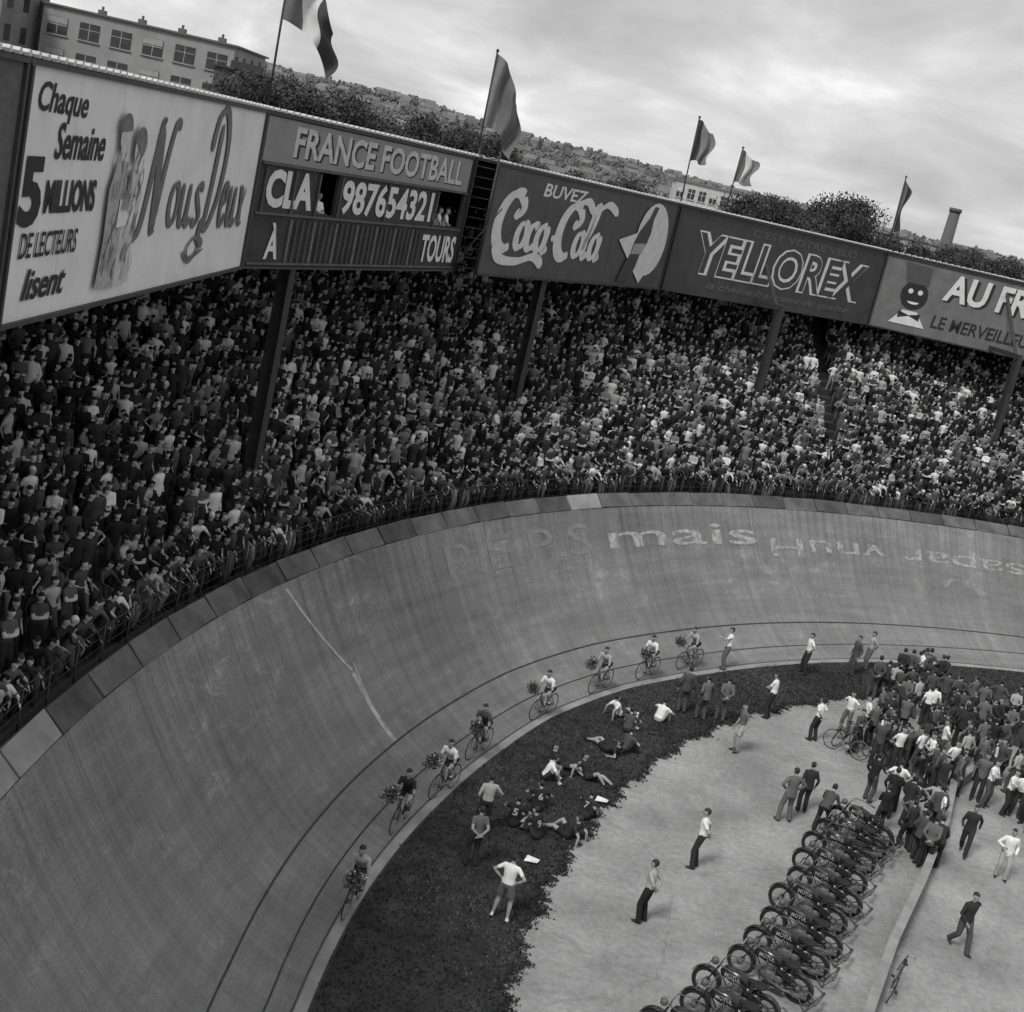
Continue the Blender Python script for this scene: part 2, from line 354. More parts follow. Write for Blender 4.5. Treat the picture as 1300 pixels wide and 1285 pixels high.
# ---------------- ground, infield
GRD=mat('ground_earth',.12,.95,.3,.05)
mb=MB();mb.box((0,0,-.35),(9000,9000,.5));obj('ground',mb.mesh('ground',[GRD],False))
def conc_mat():
    m=mat('infield_concrete',.29,.85,.36,.35,.15);nt=m.node_tree;N=nt.nodes;L=nt.links.new
    b=N['Principled BSDF'];src=b.inputs['Base Color'].links[0].from_socket
    tc=N.new('ShaderNodeTexCoord');vo=N.new('ShaderNodeTexVoronoi');vo.feature='DISTANCE_TO_EDGE';vo.inputs['Scale'].default_value=.13
    n3=N.new('ShaderNodeTexNoise');n3.inputs['Scale'].default_value=.5;n3.inputs['Detail'].default_value=4
    mx=N.new('ShaderNodeVectorMath');mx.operation='ADD';L(tc.outputs['Object'],mx.inputs[0]);L(n3.outputs['Color'],mx.inputs[1]);L(tc.outputs['Object'],n3.inputs['Vector']);L(mx.outputs[0],vo.inputs['Vector'])
    r=N.new('ShaderNodeMapRange');r.inputs['From Max'].default_value=.004;r.inputs['To Min'].default_value=.82;L(vo.outputs['Distance'],r.inputs['Value'])
    n4=N.new('ShaderNodeTexNoise');n4.inputs['Scale'].default_value=5;n4.inputs['Detail'].default_value=11;n4.inputs['Roughness'].default_value=.86;L(tc.outputs['Object'],n4.inputs['Vector'])
    r4=N.new('ShaderNodeMapRange');r4.inputs['From Min'].default_value=.33;r4.inputs['From Max'].default_value=.67;r4.inputs['To Min'].default_value=.62;r4.inputs['To Max'].default_value=1.28;L(n4.outputs['Fac'],r4.inputs['Value'])
    m1=N.new('ShaderNodeMath');m1.operation='MULTIPLY';L(src,m1.inputs[0]);L(r.outputs[0],m1.inputs[1])
    m2=N.new('ShaderNodeMath');m2.operation='MULTIPLY';L(m1.outputs[0],m2.inputs[0]);L(r4.outputs[0],m2.inputs[1])
    L(m2.outputs[0],b.inputs['Base Color']);return m
CON=conc_mat()
strip_obj('infield_pavement',lambda a,t:(*XY(a,Rin(a)*t),-.004),-40,180,200,[0,.3,.6,.8,.95,1.0],CON)
gi=[(-20,37.5),(7.1,37.5),(11.8,37.8),(15.4,37.9),(20.8,38.1),(27.6,38.5),(34.4,38.9),(42.0,39.2),(47.9,39.2),(52.1,39.2),(58.1,38.5),(80,38.3),(110,38.3)]
GR=mat('grass',.034,.95,.65,1.1,.6)
random.seed(4)
def gin(a): return itp(gi,a)+.13*math.sin(a*1.7)+.07*math.sin(a*5.3+1)+.05*math.sin(a*11.)
grass=strip_obj('grass_verge',lambda a,t:(*XY(a,gin(a)+(Rin(a)-.03-gin(a))*t),.006),-25,100,1400,[0,.1,.35,.7,1],GR)
mb=MB()
for i in range(42000):
    a=random.uniform(-3,80);t=random.random()**1.15;R=gin(a)-.12*random.random()**2*2+(Rin(a)-gin(a)+.03)*t;x,y=XY(a,R);h=random.uniform(.03,.09);w=random.uniform(.015,.045);q=random.uniform(0,6.28)
    dx,dy=math.cos(q)*w,math.sin(q)*w;lx,ly=random.uniform(-.05,.05),random.uniform(-.05,.05)
    pt=math.sin(x*1.3)+math.sin(y*.9+x*.5)+random.gauss(0,1)
    mb.add([(x-dx,y-dy,.004),(x+dx,y+dy,.004),(x+lx,y+ly,h)],[(0,1,2)],0 if pt<.9 else 1)
for i in range(9000):
    a=random.uniform(-3,80);R=gin(a)+random.gauss(-.03,.1);x,y=XY(a,R);h=random.uniform(.03,.08);w=random.uniform(.02,.06);q=random.uniform(0,6.28)
    dx,dy=math.cos(q)*w,math.sin(q)*w
    mb.add([(x-dx,y-dy,.004),(x+dx,y+dy,.004),(x+random.uniform(-.05,.05),y+random.uniform(-.05,.05),h)],[(0,1,2)],0)
obj('blades',mb.mesh('blades',[mat('grass_blades',.035,.9,.4,3),mat('grass_dry',.09,.9,.3,3)],False),grass)
# ---------------- rim slabs + rail + stand
SLAB=mat('rim_slab',.12,.9,.45,1.2,.2);SL2=mat('rim_slab_dark',.08,.9,.45,1.2,.2);SL3=mat('rim_slab_pale',.27,.9,.3,1.2,.2)
mb=MB();a=A0
while a<A1:
    R=Rr(a);da=math.degrees(1.95/R);g=math.degrees(.04/R)
    def q(aa,o,z): return (*XY(aa,Rr(aa)+o),z+random.uniform(-.025,.025))
    a0_,a1_=a+g,a+da-g
    top=[q(a0_,.0,RZ+.03),q(a1_,.0,RZ+.03),q(a1_,.42,RZ+.45),q(a0_,.42,RZ+.45)]
    bot=[q(a0_,.12,RZ-.1),q(a1_,.12,RZ-.1),q(a1_,.54,RZ+.33),q(a0_,.54,RZ+.33)]
    mb.add(top+bot,[(0,1,2,3),(7,6,5,4),(0,4,5,1),(1,5,6,2),(2,6,7,3),(3,7,4,0)],2 if a<2.8 or 37<a<39 else random.choice([0,0,1]));a+=da
obj('rim_slabs',mb.mesh('rim_slabs',[SLAB,SL2,SL3],False))
STEEL=mat('painted_steel',.04,.5,.3,4)
mb=MB()
n=90;pr={k:[] for k in range(4)}
for i in range(n+1):
    a=A0+(A1-A0)*i/n;x,y=XY(a,Rr(a)+.62)
    mb.tube([(x,y,RZ-.2),(x,y,RZ+1.1)],.022,6)
    for k in range(4): pr[k].append((x,y,RZ+.42+k*.22))
for k in range(4):
    for i in range(n): mb.tube([pr[k][i],pr[k][i+1]],.015 if k==3 else .008,5)
obj('railing',mb.mesh('railing',[STEEL]))
STEP=mat('stand_concrete',.05,.9,.3,.8)
ROWS=25;DR=.65;DZ=.33
prof=[(.6,RZ)]
for i in range(ROWS): prof+=[(.9+DR*(i+1),RZ+DZ*i),(.902+DR*(i+1),RZ+DZ*(i+1))]
prof+=[(2.5+DR*(ROWS+1),RZ+DZ*ROWS),(2.51+DR*(ROWS+1),19.0)]
stand=bpy.data.objects.new('grandstand',None);SC.collection.objects.link(stand)
def prof_obj(name,prof,mt,parent):
    na=150;vs=[];fs=[];n=len(prof)
    for i in range(na+1):
        a=A0+(A1-A0)*i/na
        for o,z in prof: vs.append((*XY(a,Rr(a)+o),min(z,16.4)))
    for i in range(na):
        for j in range(n-1):fs.append((i*n+j,(i+1)*n+j,(i+1)*n+j+1,i*n+j+1))
    me=bpy.data.meshes.new(name);me.from_pydata(vs,[],fs);me.materials.append(mt);me.update();return obj(name,me,parent)
prof_obj('tiers',prof,STEP,stand)
FAS=[(-8.21,-10.),(-8.21,20.12),(-8.20,35.03),(-3.91,48.77),(-3.24,49.35),(4.43,64.59),(16.34,74.75),(25.30,75.65),(40.,76.9),(58,72)]
ROOF=mat('roof_sheet',.1,.8,.3,.8)
mb=MB();vs=[];fs=[]
for i,(x,y) in enumerate(FAS):
    a,R=pol((x,y));
    if i==0: ox,oy=x-24,y
    else: ox,oy=XY(a,R+20)
    vs+=[(x,y,16.93),(ox,oy,16.2),(x,y,16.75),(ox,oy,16.02)]
for i in range(len(FAS)-1):
    k=4*i;fs+=[(k,k+1,k+5,k+4),(k+2,k+6,k+7,k+3)]
mb.add(vs,fs,0)
obj('roof',mb.mesh('roof',[ROOF],False),stand)
mb=MB();
for i in range(len(FAS)-1):
    p0=Vector((*FAS[i],0));p1=Vector((*FAS[i+1],0));L_=(p1-p0).length;d=(p1-p0)/L_;n_=int(L_/.34)
    nr=Vector((d.y,-d.x,0))
    for j in range(n_):
        q=p0+d*(j+.5)*L_/n_+nr*.06
        mb.tube([q+Vector((0,0,16.96))-nr*.5,q+Vector((0,0,16.99))+nr*.08],(.055),6,0)
    mb.box((p0+p1)/2+Vector((0,0,16.9))+nr*.03,(L_,.05,.1),1,rot=Matrix.Rotation(math.atan2(d.y,d.x),3,'Z'))
obj('eave_trim',mb.mesh('eave_trim',[mat('eave_white',.5,.6),STEEL],False),stand)
mb=MB()
def tierz(x,y):
    a,R=pol((x,y));o=R-Rr(a);return RZ+DZ*max(0,(o-.9)/DR)
for x,y,zt_,bk in [(-8.35,19.8,16.6,0),(-7.55,38.15,16.6,0),(-.87,54.75,16.6,0),(10.5,67.4,13.1,3.2),(24.1,72.9,13.1,3.0),(-8.5,4,16.6,0),(42,77.3,16.6,0)]:
    z0=tierz(x,y)-.5;an=math.atan2(y-CY,x-CX);R_=Matrix.Rotation(an+math.pi/2,3,'Z');H_=zt_-z0
    mb.box((x,y,z0+H_/2),(.07,.3,H_),0,rot=R_)
    for sg in(1,-1): mb.box(Vector((x,y,z0+H_/2))+R_@Vector((0,.17*sg,0)),(.3,.04,H_),0,rot=R_)
    if bk:
        o_=Vector((math.cos(an),math.sin(an),0));P0=Vector((x,y,zt_+.1))
        mb.box(P0+o_*bk/2,(.2,bk+.4,.22),0,rot=R_);mb.tube([P0+o_*.1-Vector((0,0,.2)),P0+o_*bk+Vector((0,0,3.3))],.09,6)
obj('columns',mb.mesh('columns',[STEEL],False),stand)
# ---------------- crowd
random.seed(99)
crowd=bpy.data.objects.new('spectator_crowd',None);SC.collection.objects.link(crowd)
NV=10;lists={i:[] for i in range(NV)}
for r in range(ROWS):
    o=1.2+DR*r;z=RZ+DZ*r
    a=-12.
    while a<84:
        R=Rr(a)+o
        a+=math.degrees(random.uniform(.29,.5)/R)
        if random.random()<.015: continue
        if r>4 and (abs(a-(60.5+r*.28))<.55): continue
        R2=R+random.uniform(-.2,.2)
        x,y=XY(a,R2)
        if y<6: continue
        k=random.choice([0,1,2,3,6,7,8,9,1,8]) if r>1 else random.choice([4,5,4,0,3,9])
        if r==0: k=random.choice([4,5,4,5,0]); R2=Rr(a)+1.08;x,y=XY(a,R2)
        yaw=math.atan2(CY-y,CX-x)+random.gauss(-.35,.42)
        lists[k].append((x,y,z+random.uniform(-.18,.1),yaw,random.uniform(.86,1.0)))
def face(x,y,z,yaw,sc):
    h=sc*.5
    ex=Vector((math.cos(yaw),math.sin(yaw),0))*h;ey=Vector((-math.sin(yaw),math.cos(yaw),0))*h;P_=Vector((x,y,z))
    return [P_-ex-ey,P_+ex-ey,P_+ex+ey,P_-ex+ey]
for k,l in lists.items():
    m_=MB()
    for q in l: m_.add(face(*q),[(0,1,2,3)])
    po=obj('spectator_rows',m_.mesh('spectator_rows'),crowd)
    po.instance_type='FACES';po.use_instance_faces_scale=True;po.show_instancer_for_render=False
    obj('spectator',PM['c_%d'%k],po)
# ---------------- people in the infield
def man(mesh,xy,yaw,top='white',bot='dark',sc=1.,name='standing_man',z=0):
    o=obj(name,PM[mesh],None,(xy[0],xy[1],z),math.radians(yaw));o.scale=(sc,sc,sc)
    for i,k in ((2,top),(3,bot)):
        if k: o.material_slots[i].link='OBJECT';o.material_slots[i].material=CL[k]
    return o
men=[(1.0,31.4),(1.15,33.3),(1.9,29.2),(7.0,34.1),(5.4,30.6),(9.1,43.0),(10.7,46.9),(12.2,45.7),(13.0,53.0),(9.5,51.2),(15.2,54.2),(16.1,55.5),(7.4,45.5),(8.1,45.2),(8.8,45.5),(10.1,38.4),(10.8,39.4),(11.2,38.3),(13.6,47.2),(15.8,39.0),(16.6,37.9),(14.0,32.9)]
spec=[('handsback_shirt',110,'mid','dark'),('relax_shirt',100,'light','dark'),('hips_shorts',70,'white','mid'),('handsback_shirt',165,'white','dark'),('handsback_shirt',150,'light','black'),('stand_shorts',200,'mid','light'),('folded_shirt',150,'white','dark'),('handsback_shirt',130,'white','dark'),('hips_shirt',190,'white','dark'),('point_shirt',178,'white','mid'),('stand_suit',200,'gray','gray'),('handsback_shirt',190,'light','mid'),('stand_suit',100,'gray','gray'),('relax_suit',120,'mid','gray'),('handsback_suit',95,'mid','gray'),('hips_suit',110,'mid','mid'),('stand_suit',100,'dark','dark'),('bend_suit',60,'gray','dark'),('hips_shirt',220,'white','mid'),('walk_suit',-110,'dark','dark'),('relax_suit',-100,'white','light'),('walk_suit',-70,'dark','gray')]
for q,(m_,y_,t_,b_) in zip(men,spec): man('m_'+m_,q,y_,t_,b_,random.uniform(.97,1.04))
sit=[(5.13,43.74),(6.51,44.07),(5.37,42.51),(4.67,40.52),(5.19,40.81),(2.72,37.43),(3.30,38.58),(4.03,38.12),(1.95,34.02),(2.61,35.30),(3.92,35.46),(2.62,33.65),(3.48,34.07)]
sp=[('sitback_racer',30,'white','dark'),('sit_shirt',60,'white','light'),('sit_racer',80,'gray','dark'),('lie_racer',140,'dark','black'),('sit_shirt',40,'gray','dark'),('sit_racer',10,'white','dark'),('lie_racer',-30,'black','dark'),('sitback_racer',-20,'dark','dark'),('sit_racer',80,'black','black'),('sit_racer',100,'black','black'),('sit_racer',60,'dark','black'),('sit_racer',130,'black','dark'),('sitback_racer',150,'dark','black')]
nb_=0
for q,(m_,y_,t_,b_) in zip(sit,sp):
    o=man('m_'+m_,q,y_,t_,b_,1,'seated_cyclist' if 'lie' not in m_ else 'lying_cyclist')
    if m_=='sit_racer' and t_ in('black','dark') and nb_<4:
        L=math.radians(22);up=Vector((math.sin(L),0,math.cos(L)));fw=Vector((math.cos(L),0,-math.sin(L)))
        V,F=text_mesh('5679'[nb_],.02);mb=MB();cn=Vector((0,0,.13))+up*.30-fw*.128
        mb.add([cn+Vector((0,-(x-.5)*.13,0))+up*((y-.5)*.19)-fw*.004 for x,y in V],F,1)
        mb.add([cn+Vector((0,sy*.11,0))+up*(sz*.13) for sy,sz in((-1,-1),(1,-1),(1,1),(-1,1))],[(0,1,2,3)],0)
        obj('race_number',mb.mesh('race_number',[CL['black'],CL['light']],False),o);nb_+=1
def grp(g0,g1,n,jit,yaw,palette):
    for i in range(n):
        k=(i+.5)/n;x,y=g0[0]+(g1[0]-g0[0])*k,g0[1]+(g1[1]-g0[1])*k;x+=random.gauss(0,jit);y+=random.gauss(0,jit)
        t_=random.choice(palette);b_=random.choice(['dark','gray','black','dark'])
        m_=random.choice(['stand_suit','handsback_suit','folded_suit','hips_suit','relax_suit','bend_suit','relax_suit']) if t_ not in('white','light') else random.choice(['stand_shirt','relax_shirt','hips_shirt','handsback_shirt','folded_shirt'])
        man('m_'+m_,(x,y),yaw+random.gauss(0,32),t_,b_,random.uniform(.94,1.05))
pal=['mid','gray','dark','mid','light','dark','white','gray']
grp((17.0,54.4),(19.2,54.7),8,.15,60,['dark','gray','mid','white'])
grp((15.6,51.9),(22.4,52.6),20,.15,95,['mid','mid','gray','dark','light'])
grp((15.8,50.5),(21.8,50.1),18,.2,100,pal)
grp((14.8,48.3),(17.5,46.8),11,.3,110,['dark','gray','mid','dark','white'])
grp((14.2,46.5),(16.6,44.2),12,.3,120,pal)
grp((13.8,45.6),(15.7,43.0),9,.3,-60,pal)
grp((17.2,46.6),(20.2,44.4),15,.35,150,pal+['white'])
grp((16.8,44.4),(19.4,41.7),10,.4,-80,pal+['white'])
grp((17.4,48.6),(20.8,47.2),12,.3,100,['dark','gray','mid','dark','black'])
grp((13.3,40.9),(15.1,40.0),9,.25,60,['white','dark','gray','black','light'])
grp((13.3,39.2),(14.4,37.2),7,.2,100,['mid','black','dark','gray'])
# ---------------- bicycle
RUB=mat('rubber',.02,.8,.2);CHR=mat('bare_metal',.3,.35,.15);FRM=mat('frame_paint',.06,.4,.2)
def bicycle():
    b=MB();W0,W1=(-.5,0,.34),(.5,0,.34);BB=(-.07,0,.28);ST=(-.21,0,.9);HT=(.34,0,.86);HB=(.375,0,.72)
    for w in(W0,W1):
        b.torus(w,.335,.014,32,6,0);b.torus(w,.315,.009,32,5,1)
        for k in range(14):
            a=k*math.pi/7;b.tube([w,(w[0]+.315*math.cos(a),0,w[2]+.315*math.sin(a))],.0028,3,1)
        b.tube([(w[0],-.05,w[2]),(w[0],.05,w[2])],.022,8,1)
    for a,q in((BB,ST),(ST,HT),(BB,HB)): b.tube([a,q],.016,8,2)
    b.tube([HB,HT,(.33,0,.92)],.018,8,2)
    for sg in(1,-1):
        b.tube([BB,(W0[0],.05*sg,.34)],.01,6,2);b.tube([(-.2,0,.85),(W0[0],.05*sg,.34)],.009,6,2)
        b.tube([HB,(.4,.04*sg,.66),(.46,.05*sg,.42),(.5,.05*sg,.34)],.012,6,2)
        b.tube([(.36,0,.93),(.38,.17*sg,.93),(.47,.2*sg,.92),(.5,.2*sg,.86),(.45,.2*sg,.8),(.36,.2*sg,.79)],.012,6,1)
        b.tube([(-.07,.04*sg,.28),(-.07+.0*sg,.06*sg,.28+.17*sg)],.01,6,1);b.box((-.07+.0,.11*sg,.28+.17*sg),(.09,.09,.02),0)
    b.tube([(-.07,.045,.28),(-.07,.052,.28)],.09,20,1)
    b.tube([(-.07,.05,.37),(-.5,.05,.37)],.004,4,0);b.tube([(-.07,.05,.19),(-.5,.05,.31)],.004,4,0)
    b.tube([ST,(-.225,0,.97)],.012,6,1);b.ell((-.26,0,.985),(.07,.07,.025),0);b.ell((-.14,0,.985),(.11,.025,.02),0)
    return b.mesh('bicycle',[RUB,CHR,FRM])
BIKE=bicycle()
def bouquet():
    b=MB();random.seed(3)
    for i in range(200):
        d=Vector((random.gauss(0,1),random.gauss(0,1),random.gauss(0,1))).normalized()*random.uniform(.06,.22);d.x*=1.5
        n=Vector((random.gauss(0,1),random.gauss(0,1),random.gauss(0,1))).normalized();e=n.orthogonal().normalized();w=.025;l=random.uniform(.06,.13)
        g=n.cross(e);b.add([d-e*w,d+g*l*.5,d+e*w,d-g*l*.5] if random.random()<.5 else [d-e*l*.5,d+g*w,d+e*l*.5,d-g*w],[(0,1,2,3)],0)
    for i in range(24):
        d=Vector((random.gauss(0,1),random.gauss(0,1),random.gauss(0,1))).normalized()*random.uniform(.12,.2);d.x*=1.3
        b.ell(d,(.03,.03,.022),1 if random.random()<.35 else 2,seg=7,rings=5)
    b.tube([(0,0,0),(-.3,0,-.2)],[.04,.02],6,0)
    b.add([(-.28,-.07,-.17),(-.05,-.12,-.02),(-.05,.12,-.02),(-.28,.07,-.17)],[(0,1,2,3)],1)
    return b.mesh('bouquet',[mat('bouquet_leaf',.06,.7,.5,9),mat('bouquet_petal',.5,.7,.2,9),mat('bouquet_petal_dark',.14,.7,.3,9)],False)
BQ=bouquet()
random.seed(17)
for i,(a,R) in enumerate([(10.0,41.64),(15.9,42.1),(19.5,42.0),(23.6,42.4),(29.7,42.6),(35.1,42.85),(39.2,42.9),(42.8,42.95)]):
    t=(R-Rin(a))/(Rr(a)-Rin(a));x,y,z=S(a,t)
    yaw=math.atan2(-math.cos(math.radians(a)),-math.sin(math.radians(a)))
    e=bpy.data.objects.new('racing_cyclist',None);SC.collection.objects.link(e);e.location=(x,y,z+.012);e.rotation_euler=(0,0,yaw+random.uniform(-.1,.1));e.scale=(1.04,1.04,1.04)
    obj('bicycle',BIKE,e);r=obj('rider',PM['m_cyc_racer'],e)
    for k_,v_ in((2,['light','dark','white','gray','white','light','white','light'][i]),(3,'black')): r.material_slots[k_].link='OBJECT';r.material_slots[k_].material=CL[v_]
    bo=obj('bouquet',BQ,e,(.52,-.24 if i%3 else .05,.98));bo.rotation_euler=(random.uniform(-.3,.3),random.uniform(0,.6),random.uniform(-1.2,1.2))
# ---------------- motorcycles
MP=mat('motorcycle_enamel',.02,.25,.3,6,spec=.6);ENG=mat('engine_metal',.1,.4,.4,9);WT_=mat('white_lettering',.42,.6,.2)
def motorcycle():
    b=MB();F=(.78,0,.34);R=(-.62,0,.34)
    for w in(F,R):
        b.torus(w,.3,.042,32,8,0);b.torus(w,.25,.014,28,5,2)
        for k in range(16):
            a=k*math.pi/8;b.tube([w,(w[0]+.26*math.cos(a),0,w[2]+.26*math.sin(a))],.004,3,2)
        b.tube([(w[0],-.09,w[2]),(w[0],.09,w[2])],.07,10,2)
    for w,a0,a1 in((F,20,165),(R,10,190)):
        pts=[(w[0]+.365*math.cos(math.radians(a)),0,w[2]+.365*math.sin(math.radians(a))) for a in np.linspace(a0,a1,10)]
        b.tube(pts,[(.075,.012)]*10,8,1,side=(0,1,0))
    for sg in(1,-1):
        b.tube([(F[0],.07*sg,.34),(.6,.07*sg,.78),(.56,.07*sg,.92)],.022,6,1)
        b.tube([(.56,.05*sg,.95),(.5,.28*sg,1.02),(.2,.36*sg,1.02),(.02,.36*sg,.98)],.014,6,2)
        b.tube([(.02,.36*sg,.98),(-.1,.36*sg,.96)],.022,6,0)
        b.tube([(.5,.05*sg,.72),(.1,.08*sg,.62),(-.3,.09*sg,.5),(-.62,.1*sg,.34)],.02,6,1)
        b.tube([(.5,.05*sg,.65),(.25,.1*sg,.28),(-.25,.1*sg,.26),(-.62,.1*sg,.34)],.02,6,1)
        b.tube([(-.62,.12*sg,.34),(-.95,.2*sg,.5),(-1.15,.28*sg,.36)],.016,6,2)
        b.tube([(-.62,.13*sg,.34),(-.95,.22*sg,.02)],.016,6,2);b.tube([(-.95,.22*sg,.02),(-1.15,.28*sg,.36)],.014,6,2)
        b.tube([(.1,.13*sg,.3),(-.3,.16*sg,.24),(-.9,.17*sg,.3)],[.025,.035,.045],8,2)
        b.box((-.1,.2*sg,.22),(.5,.12,.03),1);b.ell((-.38,.12*sg,.55),(.16,.05,.12),1)
    b.tube([(-1.15,-.32,.36),(-1.15,.32,.36)],.035,10,2);b.tube([(-.95,-.24,.02),(-.95,.24,.02)],.014,6,2)
    b.tube([(.5,0,.74),(.42,0,.79),(.2,0,.81),(-.04,0,.78),(-.18,0,.7)],[(.06,.06),(.13,.13),(.16,.15),(.14,.13),(.06,.06)],14,1,side=(0,1,0))
    b.tube([(.18,0,.95),(.18,0,.985)],.035,10,2)
    b.ell((-.37,0,.84),(.19,.17,.06),0);b.ell((-.22,0,.85),(.14,.08,.05),0);b.tube([(-.4,0,.78),(-.38,0,.55)],.02,6,2)
    b.ell((.08,0,.36),(.24,.15,.18),2);b.ell((-.16,0,.36),(.14,.14,.14),2);b.box((-.17,0,.58),(.2,.2,.22),1)
    for k in range(7):
        z=.46+k*.028;b.box((.14-.01*k,0,z),(.22-.008*k,.22,.012),2)
        b.box((-.04-.012*k,0,z),(.16,.18,.012),2)
    b.tube([(.14,0,.44),(.09,0,.66)],.08,10,2)
    b.tube([(.24,.08,.6),(.34,.14,.4),(.2,.16,.22)],.024,8,2)
    b.ell((.7,0,.9),(.09,.09,.09),2)
    b.box((.8,0,.84),(.015,.22,.16),3,rot=Matrix.Rotation(-.2,3,'Y'))
    V,Fx=text_mesh('MOTUL',.02)
    for sg in(1,-1): b.add([(.0+(x if sg<0 else 1-x)*.38,sg*(.163),.76+y*.1) for x,y in V],Fx,3)
    return b.mesh('motorcycle',[RUB,MP,ENG,WT_])
MOTO=motorcycle()
FL=np.array([(5.5,25.9),(6.9,28.1),(8.04,30.3),(9.1,32.6),(10.1,34.8),(10.7,36.6),(11.7,38.9)]);seg=np.r_[0,np.cumsum(np.hypot(*np.diff(FL,axis=0).T))]
NM=12
for i in range(NM):
    k=seg[-1]*i/(NM-1)+random.uniform(-.15,.15);x=np.interp(k,seg,FL[:,0]);y=np.interp(k,seg,FL[:,1]);yw=2.68+random.uniform(-.12,.12);k2=random.uniform(-.15,.15)
    o=obj('motorcycle',MOTO,None,(float(x)-math.cos(yw)*(.82+k2),float(y)-math.sin(yw)*(.82+k2),0),yw);o.scale=(1.03,1.03,1.03)
WALL=mat('low_wall_concrete',.14,.85,.3,1.5,.2);WTOP=mat('wall_coping',.26,.85,.3,1.5,.2)
def wall(name,pts,h,w,mt):
    mb=MB()
    for i in range(len(pts)-1):
        p0=Vector((*pts[i],0));p1=Vector((*pts[i+1],0));d=p1-p0
        mb.box((p0+p1)/2+Vector((0,0,h/2)),(d.length+w*.5,w,h+i*.003),0,rot=Matrix.Rotation(math.atan2(d.y,d.x),3,'Z'))
        mb.box((p0+p1)/2+Vector((0,0,h+.03)),(d.length+w*.5,w+.1,.05+i*.003),1,rot=Matrix.Rotation(math.atan2(d.y,d.x),3,'Z'))
    return obj(name,mb.mesh(name,[mt,WTOP],False))
wall('low_wall',[(10.2,27.3),(11.9,31.7),(13.6,35.6),(15.4,40.0),(16.6,43.5),(18.2,46.0)],.5,.14,WALL)
wall('barrier_fence',[(18.6,51.5),(20.2,50.6),(22.6,49.2)],1.0,.08,mat('barrier_dark',.05))
for x,y,y_ in ((14.6,45.6,.4),(13.4,46.0,.7),(11.55,30.0,1.2),(13.2,45.1,2.6)):
    o=obj('parked_bicycle',BIKE,None,(x,y,0.012),y_);o.rotation_euler=(.15,0,y_)
mb=MB()
for x,y in((2.55,32.3),(5.6,42.9),(4.45,36.8)): mb.add([(x-.2,y-.1,.06),(x+.15,y-.14,.1),(x+.22,y+.12,.07),(x-.12,y+.15,.12)],[(0,1,2,3)],0)
obj('scattered_papers',mb.mesh('papers',[CL['white']],False))
